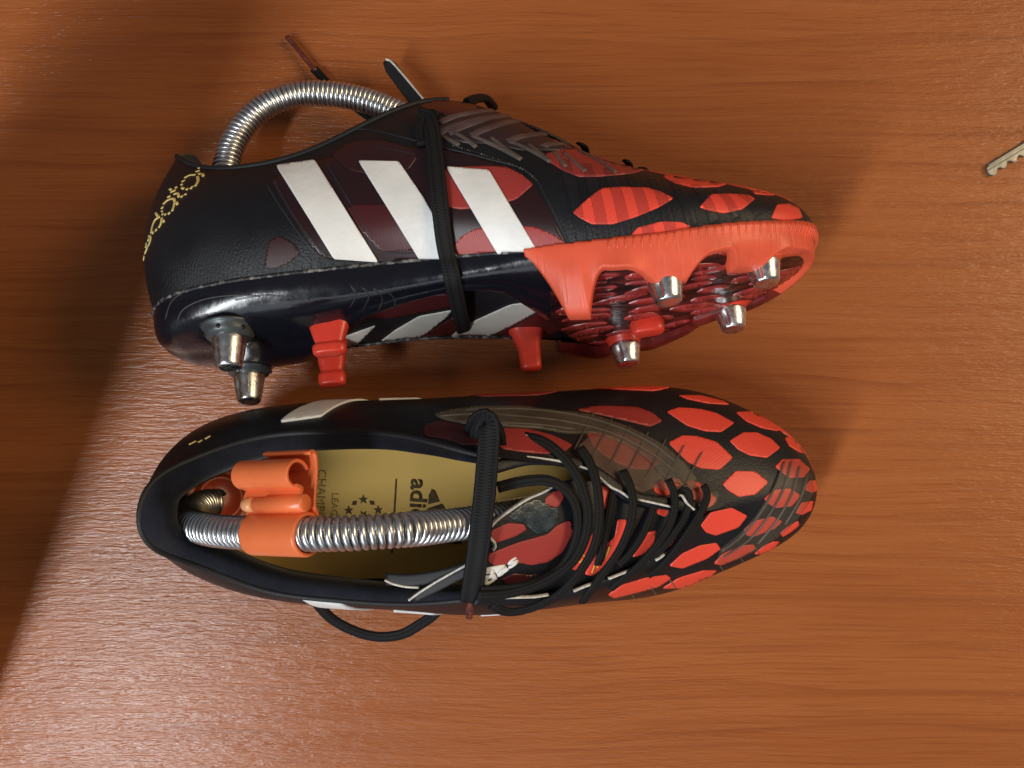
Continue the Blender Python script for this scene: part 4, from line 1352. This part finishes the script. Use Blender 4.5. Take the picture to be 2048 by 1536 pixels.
# laces: each visible run of the lace is a piece
LA = [
 ([(995, 975, -6), (1040, 964, -3), (1085, 960, 0), (1115, 968, 1.5), (1142, 990, 2), (1156, 1025, 2), (1155, 1070, 2), (1138, 1115, 2), (1105, 1150, 2), (1055, 1172, 2), (1000, 1180, 1.5), (960, 1182, 1)], 0.0046),
 ([(1048, 873, -4), (1080, 880, -1), (1110, 898, 1), (1140, 930, 2.5), (1163, 970, 3), (1176, 1020, 3.4), (1172, 1070, 3.4), (1150, 1118, 3.2), (1110, 1152, 3), (1060, 1176, 2.8), (1000, 1190, 2.5), (955, 1192, 2)], 0.0048),
 ([(1160, 895, 0.5), (1180, 925, 2), (1194, 970, 3.5), (1199, 1030, 4.4), (1191, 1085, 4.4), (1166, 1135, 4.0), (1125, 1183, 3), (1075, 1212, 1), (1030, 1224, 0), (1000, 1220, 0), (984, 1210, 0)], 0.0046),
 ([(1228, 975, -1.5), (1220, 1020, -0.8), (1212, 1060, -0.5), (1205, 1095, -0.5), (1196, 1130, -0.8)], 0.0040),
 ([(1246, 940, 0), (1259, 968, 2), (1266, 1005, 3.5), (1260, 1050, 3.8), (1240, 1098, 3.6), (1212, 1140, 3), (1182, 1180, 1.5), (1165, 1205, -0.5)], 0.0042),
 ([(1312, 1000, -1), (1300, 1035, 0), (1285, 1070, 0.5), (1262, 1105, 0.5), (1236, 1130, 0)], 0.0038),
 ([(1336, 958, 0), (1347, 982, 1.5), (1350, 1010, 2.8), (1341, 1046, 3), (1318, 1084, 3), (1284, 1125, 2.6), (1248, 1156, 1.6), (1222, 1178, 0)], 0.0040),
 ([(1358, 992, -1), (1364, 980, 0), (1374, 982, 1), (1380, 996, 1), (1372, 1030, 1), (1352, 1062, 1), (1328, 1094, 0.8), (1300, 1118, 0)], 0.0036),
 ([(1406, 970, 0), (1414, 985, 1.2), (1411, 1006, 2), (1396, 1034, 2.2), (1372, 1070, 2.2), (1346, 1106, 1.8), (1320, 1135, 1), (1296, 1152, 0)], 0.0038),
]
for p_, w_ in LA:
    can_sweep('lace', p_, w_ * 0.9, 0.0014, M['lace'], 0, boots=(low, laid) if w_ < 0.0046 else (low,))
can_sweep('lace_tip', [(1046, 872, -4), (1050, 873, -3.8), (1054, 874, -3.5)], 0.0022, 0.0016, M['white_worn'], 0, step=0.0006)
# the free end lying across the opening, folded at the top
def free(name, pts, w, t, mat, parent, up=None, **kw):
    return sweep(name, [at(*p) for p in pts], w, t, mat, parent, up=up, **kw)
free('lace', [(947, 868, 0.1), (955, 848, 0.106), (968, 838, 0.111), (978, 842, 0.113), (978, 870, 0.114), (974, 930, 0.115), (968, 1000, 0.1155), (960, 1070, 0.115), (952, 1130, 0.112), (945, 1175, 0.107), (941, 1203, 0.103)], 0.0079, 0.0020, M['lace'], low_root, square=4, nsec=16)
free('lace', [(1000, 892, 0.103), (997, 868, 0.106), (986, 846, 0.109), (972, 840, 0.110), (958, 850, 0.1075), (950, 880, 0.103)], 0.0050, 0.0020, M['lace'], low_root)
free('aglet', [(941, 1199, 0.103), (940, 1215, 0.101), (938, 1235, 0.0985)], 0.0027, 0.0020, M['aglet'], low_root, square=2.2)
free('lace', [(628, 1196, 0.062), (642, 1216, 0.055), (664, 1238, 0.048), (695, 1256, 0.044), (730, 1269, 0.041), (765, 1274, 0.040), (805, 1268, 0.041), (838, 1250, 0.044), (864, 1232, 0.048), (886, 1208, 0.055)], 0.0052, 0.0020, M['lace'], low_root, square=3, up=Vector((0, -0.5, 1)))
# leather pull tabs with pale cut edges
free('pull_tab', [(772, 1158, 0.099), (820, 1160, 0.101), (880, 1152, 0.104), (945, 1134, 0.107)], 0.0048, 0.0014, M['binding'], low_root, square=4)
free('edge_trim', [(770, 1160, 0.0995), (785, 1167, 0.1), (810, 1173, 0.101), (838, 1175, 0.1015)], 0.0009, 0.0014, M['white_worn'], low_root, step=0.0008)
free('pull_tab', [(826, 1196, 0.102), (868, 1176, 0.104), (915, 1152, 0.106), (950, 1136, 0.107)], 0.0036, 0.0012, M['binding'], low_root, square=4)
free('edge_trim', [(818, 1200, 0.103), (840, 1184, 0.1045), (870, 1165, 0.1055), (905, 1145, 0.1065), (938, 1127, 0.1075)], 0.0009, 0.0014, M['white_worn'], low_root, step=0.0008)

# text as flat meshes laid on a surface
def text_mesh(body, size=1.0, bold=0.0):
    cu = bpy.data.curves.new('lettering', 'FONT'); cu.body = body; cu.size = size; cu.offset = bold
    cu.align_x = 'LEFT'; cu.resolution_u = 3
    o = bpy.data.objects.new('lettering', cu); C.objects.link(o)
    bpy.context.view_layer.update()
    dg = bpy.context.evaluated_depsgraph_get()
    me = bpy.data.meshes.new_from_object(o.evaluated_get(dg))
    bm = bmesh.new(); bm.from_mesh(me)
    bmesh.ops.triangulate(bm, faces=bm.faces)
    bmesh.ops.subdivide_edges(bm, edges=[e for e in bm.edges if e.calc_length() > 0.25], cuts=2)
    bmesh.ops.triangulate(bm, faces=bm.faces)
    V = [(v.co.x, v.co.y) for v in bm.verts]; Fc = [tuple(v.index for v in f.verts) for f in bm.faces]
    bm.free(); bpy.data.objects.remove(o); bpy.data.meshes.remove(me); bpy.data.curves.remove(cu)
    return V, Fc

def place_text(name, body, org, ux, uy, mat, hitf, parent, bold=0.0, off=0.0003, world=True):
    """each letter (each separate stroke of ink) is a piece of its own"""
    V, Fc = text_mesh(body, 1.0, bold)
    H = [hitf(org[0] + v[0] * ux[0] + v[1] * uy[0], org[1] + v[0] * ux[1] + v[1] * uy[1]) for v in V]
    par = list(range(len(V)))
    def find(x):
        while par[x] != x: par[x] = par[par[x]]; x = par[x]
        return x
    for f in Fc:
        for i in f[1:]: par[find(i)] = find(f[0])
    groups = {}
    for f in Fc: groups.setdefault(find(f[0]), []).append(f)
    for fs in groups.values():
        shell(name, H, fs, mat, parent, off, 0.0003, 0.02, world=world)

ins = lambda x, y: cast(low.insole, x, y)
INS_P = low.insole_obj
def ins_patch(name, poly, off=0.0003, r=0.0):
    if r: poly = rounded(poly, r)
    poly = densify(poly, 5); V, T = tri2d(poly, 5)
    return shell(name, [ins(*v) for v in V], T, M['print'], INS_P, off, 0.0003)
# adidas wordmark reading down the insole, the three-bar mark above it
place_text('letter', 'adidas', (823, 957), (-2.5, 51), (47, 3), M['print'], ins, INS_P, bold=0.022)
ins_patch('print_mark', [(857, 991), (863, 978), (870, 981), (879, 1003), (856, 1009)])
ins_patch('print_mark', [(854, 1017), (884, 1007), (892, 1020), (905, 1042), (853, 1046)])
ins_patch('print_mark', [(852, 1052), (908, 1049), (924, 1088), (850, 1084)])
ins_patch('print_line', [(791, 958), (794, 958), (786, 1106), (782, 1106)])
# star ball
cx, cy, R_ = 727, 1030, 31
def star(cx, cy, r, rot, n=5):
    return [(cx + (r if i % 2 == 0 else r * 0.42) * math.cos(rot + i * math.pi / n), cy + (r if i % 2 == 0 else r * 0.42) * math.sin(rot + i * math.pi / n)) for i in range(2 * n)]
ins_patch('print_star', star(cx, cy - 6 + 6, 10, 0.3))
for i in range(5):
    a = 0.3 + i * 2 * math.pi / 5 + math.pi / 5
    ins_patch('print_star', star(cx + R_ * math.cos(a), cy + R_ * math.sin(a), 10, a))
    a2 = a + math.pi / 5
    ins_patch('print_star', [(cx + R_ * math.cos(a2 - 0.22), cy + R_ * math.sin(a2 - 0.22)), (cx + R_ * 1.12 * math.cos(a2), cy + R_ * 1.12 * math.sin(a2)), (cx + R_ * math.cos(a2 + 0.22), cy + R_ * math.sin(a2 + 0.22)), (cx + R_ * 0.8 * math.cos(a2), cy + R_ * 0.8 * math.sin(a2))])
place_text('letter', 'CHAMPIONS', (636, 938), (-1, 25), (24, 1), M['faint_print'], ins, INS_P, bold=0.0)
place_text('letter', 'LEAGUE', (664, 985), (-1, 20), (19, 1), M['faint_print'], ins, INS_P, bold=0.0)
# white wordmark and yellow print on the tongue
th = lambda x, y: (lambda h: (mir(h[0], 1), h[1]))(tongue_hit(x, y))
place_text('letter', 'das', (968, 1174), (53, -39), (-11, -25), M['white'], th, low_root, bold=0.03, off=0.0005, world=False)
place_text('number', '2', (1156, 1123), (22, 9), (9, -24), M['yellow'], th, low_root, bold=0.015, off=0.0005, world=False)
for p_ in ([(1184, 1146), (1192, 1125), (1205, 1095), (1206, 1092)], [(1190, 1128), (1200, 1112), (1207, 1095)], [(1194, 1136), (1206, 1118), (1212, 1096)], [(1200, 1130), (1212, 1112), (1220, 1092)]):
    can_sweep('yellow_stroke', p_, 0.0007, 0.0004, M['yellow'], -2.0, step=0.0008)

# ------------------------------------------------------------------ laces and tabs of the laid boot
def mid_plane(px, py, dy=0.0):
    p = to_plane(laid, px, py, y=dy)
    return world_of(laid_root) @ Vector((p.x, p.y * laid.s, p.z))

def on_laid(pts, lift, w, t, name, mat, zs=None, **kw):
    P, U = [], []
    P2 = catmull([Vector((p[0], p[1], p[2] if len(p) > 2 else lift)) for p in pts], 6)
    last = None
    for p in P2:
        h = None
        for bv in (laid.bvh, laid.sole, laid.rim):
            q = cast(bv, p.x, p.y)
            if q and (h is None or q[0].z > h[0].z): h = q
        if h is None: continue
        d = -ray(p.x, p.y)
        z = h[0].z
        if last is not None: z = max(z, last - 0.0035)      # the lace hangs over the drop instead of diving after it
        last = z
        P.append(at(p.x, p.y, z + p.z * 0.001)); U.append(d)
    if len(P) < 3: return None
    return sweep(name, P, w, t, mat, laid_root, up=U, n=1, **kw)
on_laid([(838, 232, 1), (855, 236, 2.2), (864, 262, 2.6), (870, 310, 2.6), (876, 370, 2.6), (882, 430, 2.4), (890, 490, 2.2), (902, 545, 2.2), (914, 600, 2.2), (924, 645, 2), (928, 664, 2)], 2, 0.0066, 0.0021, 'lace', M['lace'], square=3.4, nsec=14)
on_laid([(874, 236, 1), (862, 230, 2.4), (848, 236, 2.0), (842, 256, 1.2), (846, 290, 1.0)], 2, 0.005, 0.0021, 'lace', M['lace'])
on_laid([(926, 654, 2), (929, 668, 2), (933, 686, 2)], 2, 0.0026, 0.0020, 'aglet', M['aglet'], square=2.2)
# knot bump of the crossing on the ridge
def midsweep(name, pts, w, t, mat, parent, **kw):
    return sweep(name, [mid_plane(*p) for p in pts], w, t, mat, parent, **kw)
midsweep('lace', [(936, 205, 0.012), (950, 198, 0.006), (968, 196, 0.0), (978, 203, -0.004), (986, 214, -0.01)], 0.0050, 0.0036, M['lace'], laid_root, up=Vector((0.2, 1, 0.5)))
free('lace', [(628, 138, 0.0045), (645, 156, 0.006), (668, 180, 0.008), (700, 206, 0.010), (730, 228, 0.013), (765, 252, 0.017)], 0.0042, 0.0016, M['lace'], laid_root, up=Vector((0.2, 0.1, 1)))
free('aglet', [(574, 73, 0.003), (600, 104, 0.0035), (618, 126, 0.004), (632, 142, 0.0048)], 0.0025, 0.0020, M['aglet'], laid_root, square=2.2, up=Vector((0.2, 0.1, 1)))
midsweep('pull_tab', [(772, 122, 0.0), (790, 146, 0.0), (812, 176, 0.0), (838, 210, 0.0)], 0.0062, 0.0014, M['binding'], laid_root, square=4, up=Vector((-0.25, 0.1, 1)),
         taper=lambda f: (0.55 + 0.45 * min(1, f * 7), 1))
midsweep('edge_trim', [(772, 119, 0.001), (783, 124, 0.001), (806, 150, 0.001), (826, 174, 0.001), (846, 198, 0.001)], 0.0010, 0.0016, M['white_worn'], laid_root, step=0.0008)
# ------------------------------------------------------------------ shoe trees
def coil(name, line, R, wire, pitch, mat, parent, nsec=7, world=True):
    P = resample(catmull(line, 12), 0.00025)
    m = len(P)
    # parallel-transport frame
    frames = []; nrm = None
    for i in range(m):
        tg = (P[min(i + 1, m - 1)] - P[max(i - 1, 0)]).normalized()
        if nrm is None: nrm = tg.orthogonal().normalized()
        nrm = (nrm - tg * nrm.dot(tg)).normalized()
        frames.append((tg, nrm, tg.cross(nrm)))
    verts, faces = [], []
    L = 0.0; ang = 0.0; pts = []
    per = 16
    da = 2 * math.pi / per
    s = 0.0; total = (m - 1) * 0.00025
    while s < total:
        i = min(int(s / 0.00025), m - 1)
        tg, a, b = frames[i]
        pts.append((P[i] + a * (R * math.cos(ang)) + b * (R * math.sin(ang)), (a * math.cos(ang) + b * math.sin(ang))))
        ang += da; s += pitch / per
    n = len(pts)
    for i in range(n):
        c, rad = pts[i]
        t = (pts[min(i + 1, n - 1)][0] - pts[max(i - 1, 0)][0]).normalized()
        o2 = t.cross(rad).normalized()
        for k in range(nsec):
            q = 2 * math.pi * k / nsec
            verts.append(c + rad * (wire * math.cos(q)) + o2 * (wire * math.sin(q)))
    for i in range(n - 1):
        for k in range(nsec):
            k2 = (k + 1) % nsec
            faces.append((i * nsec + k, i * nsec + k2, (i + 1) * nsec + k2, (i + 1) * nsec + k))
    return obj(name, verts, faces, mat, parent, world=world)

def Lm(px, py, z): return at(px, py, z)
tree_low = thing('shoe_tree', 'sprung shoe tree with orange plastic clip bowed inside the standing boot', 'shoe tree', Matrix.Translation(at(430, 1000, 0.045)), 'spring shoe trees')
line = [Lm(436, 1004, 0.047), Lm(408, 1008, 0.054), Lm(384, 1024, 0.068), Lm(380, 1047, 0.086), Lm(428, 1061, 0.102), Lm(500, 1066, 0.114), Lm(600, 1068, 0.128), Lm(700, 1066, 0.133), Lm(800, 1060, 0.130),
        Lm(870, 1054, 0.117), Lm(940, 1045, 0.104), Lm(1000, 1034, 0.092), Lm(1080, 1020, 0.078), Lm(1180, 1008, 0.060), Lm(1300, 1000, 0.048)]
coil('spring', line, 0.0050, 0.00112, 0.00258, M['spring'], tree_low)
# heel knob: stepped disc of dark red plastic
M['knob'] = simple('dark_red_plastic', (0.46, 0.065, 0.028), 0.35, var=0.1)
kp = at(438, 998, 0.044); kax = Vector((0.55, 0.25, 0.8)).normalized()
kb = lathe('heel_knob', [(0.002, -0.012), (0.012, -0.011), (0.0155, -0.006), (0.016, -0.002), (0.0155, 0.0), (0.0125, 0.0012), (0.0115, 0.0006), (0.0105, 0.0012), (0.0100, 0.003), (0.0085, 0.0034), (0.0078, 0.0024), (0.003, 0.002)], kp, kax, M['knob'], tree_low, n=40, world=True)
# toe end of the tree, hidden in the toe
lathe('toe_form', [(0.001, -0.03), (0.018, -0.024), (0.027, -0.008), (0.027, 0.008), (0.016, 0.02), (0.006, 0.024)], at(1330, 1000, 0.042), Vector((-1, 0, 0.15)), M['knob'], tree_low, n=28, world=True)
# orange sizing clip that rides on the spring
def frame_at(px, py, z): return at(px, py, z)
c0, c1 = at(508, 1067, 0.1165), at(618, 1069, 0.1295)
axd = (c1 - c0).normalized()
Lc = (c1 - c0).length
lathe('clip_sleeve', [(0.0066, 0), (0.0074, 0.0003), (0.0076, 0.0012), (0.0076, Lc - 0.0012), (0.0074, Lc - 0.0003), (0.0066, Lc), (0.0062, Lc - 0.0005)], c0, axd, M['tree_orange'], tree_low, n=40, world=True, close=False)
def profile_bar(name, prof, o, ax, e1, e2, length, mat, parent, closed=False, thick=0.0011):
    """curled sheet: an open 2D path (mm along e1, e2) given a thickness and pulled along ax"""
    P = [Vector((p.x, p.y)) for p in resample(catmull([Vector((a, b, 0)) for a, b in prof], 8), 0.45)]
    m = len(P); Vs, Fs = [], []
    for s_ in (0.0, 1.0):
        for side in (-1, 1):
            for i in range(m):
                t = (P[min(i + 1, m - 1)] - P[max(i - 1, 0)]).normalized(); nn = Vector((-t.y, t.x))
                q = P[i] * 0.001 + nn * (thick / 2 * side)
                Vs.append(o + ax * (length * s_) + e1 * q.x + e2 * q.y)
    A, B_, C_, D_ = 0, m, 2 * m, 3 * m
    for i in range(m - 1):
        Fs += [(A + i, A + i + 1, C_ + i + 1, C_ + i), (B_ + i, D_ + i, D_ + i + 1, B_ + i + 1), (A + i, B_ + i, B_ + i + 1, A + i + 1), (C_ + i, C_ + i + 1, D_ + i + 1, D_ + i)]
    Fs += [(A, C_, D_, B_), (A + m - 1, B_ + m - 1, D_ + m - 1, C_ + m - 1)]
    ob = obj(name, Vs, Fs, mat, parent, world=True); bm = bmesh.new(); bm.from_mesh(ob.data); bmesh.ops.recalc_face_normals(bm, faces=bm.faces); bm.to_mesh(ob.data); bm.free()
    md = ob.modifiers.new('bevel', 'BEVEL'); md.width = 0.0004; md.segments = 2; md.limit_method = 'ANGLE'; md.angle_limit = math.radians(50)
    ob.data.polygons.foreach_set('use_smooth', [True] * len(ob.data.polygons))
    wn = ob.modifiers.new('wn', 'WEIGHTED_NORMAL')
    return ob
e1 = Vector((0, 1, 0)); e1 = (e1 - axd * e1.dot(axd)).normalized(); e2 = axd.cross(e1); e2 = -e2 if e2.z < 0 else e2
# seen end-on (towards the toe) the clip is one strip: round the spring, under the pin, and curled over at the free end
o0 = at(500, 1067, 0.1155)
profile_bar('clip_roll', [(15.4, 0.4), (16.2, 2.2), (17.0, 4.4), (19.3, 6.2), (22.2, 6.0), (24.4, 4.0), (25.0, 1.2), (23.8, -1.6), (21.5, -3.4)], o0 - axd * 0.0005, axd, e1, e2, Lc * 1.02, M['tree_orange'], tree_low, thick=0.0013)
profile_bar('clip_plate', [(5.5, -4.5), (9.0, -3.2), (13.0, -3.6), (18.0, -4.6), (22.5, -5.2), (26.3, -5.0), (27.6, -3.6), (27.0, -1.8)], o0 + axd * (Lc * 0.24), axd, e1, e2, Lc * 0.86, M['tree_orange'], tree_low, thick=0.0014)
profile_bar('clip_web', [(6.8, 2.0), (8.4, 1.2), (10.0, 2.2), (12.2, 2.6), (14.2, 1.6), (15.6, 1.0), (16.8, 3.4)], o0 + axd * 0.001, axd, e1, e2, Lc, M['tree_orange'], tree_low, thick=0.0012)
pin0 = at(484, 1010, 0.1175); pin1 = at(612, 1006, 0.131); pd = (pin1 - pin0).normalized(); pl = (pin1 - pin0).length
pin = lathe('clip_pin', [(0.0026, 0.0062), (0.0027, pl * 0.42), (0.0031, pl * 0.43), (0.0031, pl - 0.0004), (0.0026, pl)], pin0, pd, M['tree_orange'], tree_low, n=24, world=True)
lathe('pin_tip', [(0.0003, 0), (0.0012, 0.0004), (0.0021, 0.0013), (0.0026, 0.0030), (0.00265, 0.0064)], pin0, pd, M['tree_tip'], pin, n=24, world=True)

tree_laid = thing('shoe_tree', 'sprung shoe tree arching out of the boot lying on its side', 'shoe tree', Matrix.Translation(mid_plane(450, 325)), 'spring shoe trees')
pts = [(452, 400), (450, 350), (455, 318), (466, 285), (492, 245), (535, 209), (588, 189), (640, 186), (700, 193), (760, 210), (815, 236), (870, 275), (940, 330)]
coil('spring', [mid_plane(*p) for p in pts], 0.0049, 0.00104, 0.00226, M['spring'], tree_laid)
lathe('heel_knob', [(0.002, -0.012), (0.012, -0.011), (0.0155, -0.006), (0.016, 0.0), (0.0125, 0.0012), (0.0100, 0.003), (0.003, 0.002)], mid_plane(430, 430), mid_plane(452, 390) - mid_plane(430, 430), M['knob'], tree_laid, n=32, world=True)

# ------------------------------------------------------------------ the key
k0 = at(1974, 345, 0.0015)
kd = (at(2048, 300, 0.0015) - k0); kd.z = 0; kd.normalize(); kn = Vector((-kd.y, kd.x, 0))
key = thing('key', 'nickel key lying flat at the right edge, only its notched blade in view', 'key', Matrix.Translation((k0.x, k0.y, 0)))
L_ = [(0, 0.2), (0.3, -1.6), (1.6, -2.9), (3.4, -3.0), (4.6, -1.9), (5.2, -1.0), (6.4, -1.2), (7.2, -2.4), (8.8, -2.8), (10.2, -1.6), (11.0, -0.6), (12.2, -1.0), (13.2, -2.4), (15.0, -2.8), (16.2, -1.4), (17.4, -1.0), (18.8, -2.6), (20.6, -2.9), (22, -1.6), (23.5, -3.4), (28, -3.4), (28, 4.2), (22, 3.3), (2.2, 3.3), (0.8, 2.2)]
def prism(name, poly, z0, z1, mat, parent, bev=0.0003):
    n = len(poly)
    P = [k0 + kd * (a * 0.001) + kn * (b * 0.001) for a, b in poly]
    Vs = [Vector((p.x, p.y, z0)) for p in P] + [Vector((p.x, p.y, z1)) for p in P]
    r = delaunay_2d_cdt([Vector((a, b)) for a, b in poly], [], [list(range(n))], 1, 1e-6)
    Fs = [tuple(f) for f in r[2]]
    Fs = [f[::-1] for f in Fs] + [tuple(i + n for i in f) for f in Fs] + [(i, (i + 1) % n, n + (i + 1) % n, n + i) for i in range(n)]
    o = obj(name, Vs, Fs, mat, parent, world=True, smooth=False); fix_normals(o); o.data.polygons.foreach_set('use_smooth', [False] * len(o.data.polygons))
    bevel_mod(o, bev, 2)
    return o
prism('blade', L_, 0.0001, 0.0019, M['key'], key)
prism('rib', [(0.9, 1.9), (2.2, 2.9), (28, 2.9), (28, 1.9)], 0.0017, 0.0024, M['key'], key, 0.0002)
prism('rib', [(0.5, 0.3), (0.7, 0.9), (28, 0.9), (28, 0.3)], 0.0017, 0.0022, M['key'], key, 0.0002)
bow = [(28 + 11 + 12.5 * math.cos(a), 0.4 + 12.0 * math.sin(a)) for a in [math.pi * 2 * i / 28 for i in range(28)]]
prism('bow', bow, 0.0001, 0.0022, M['key'], key)
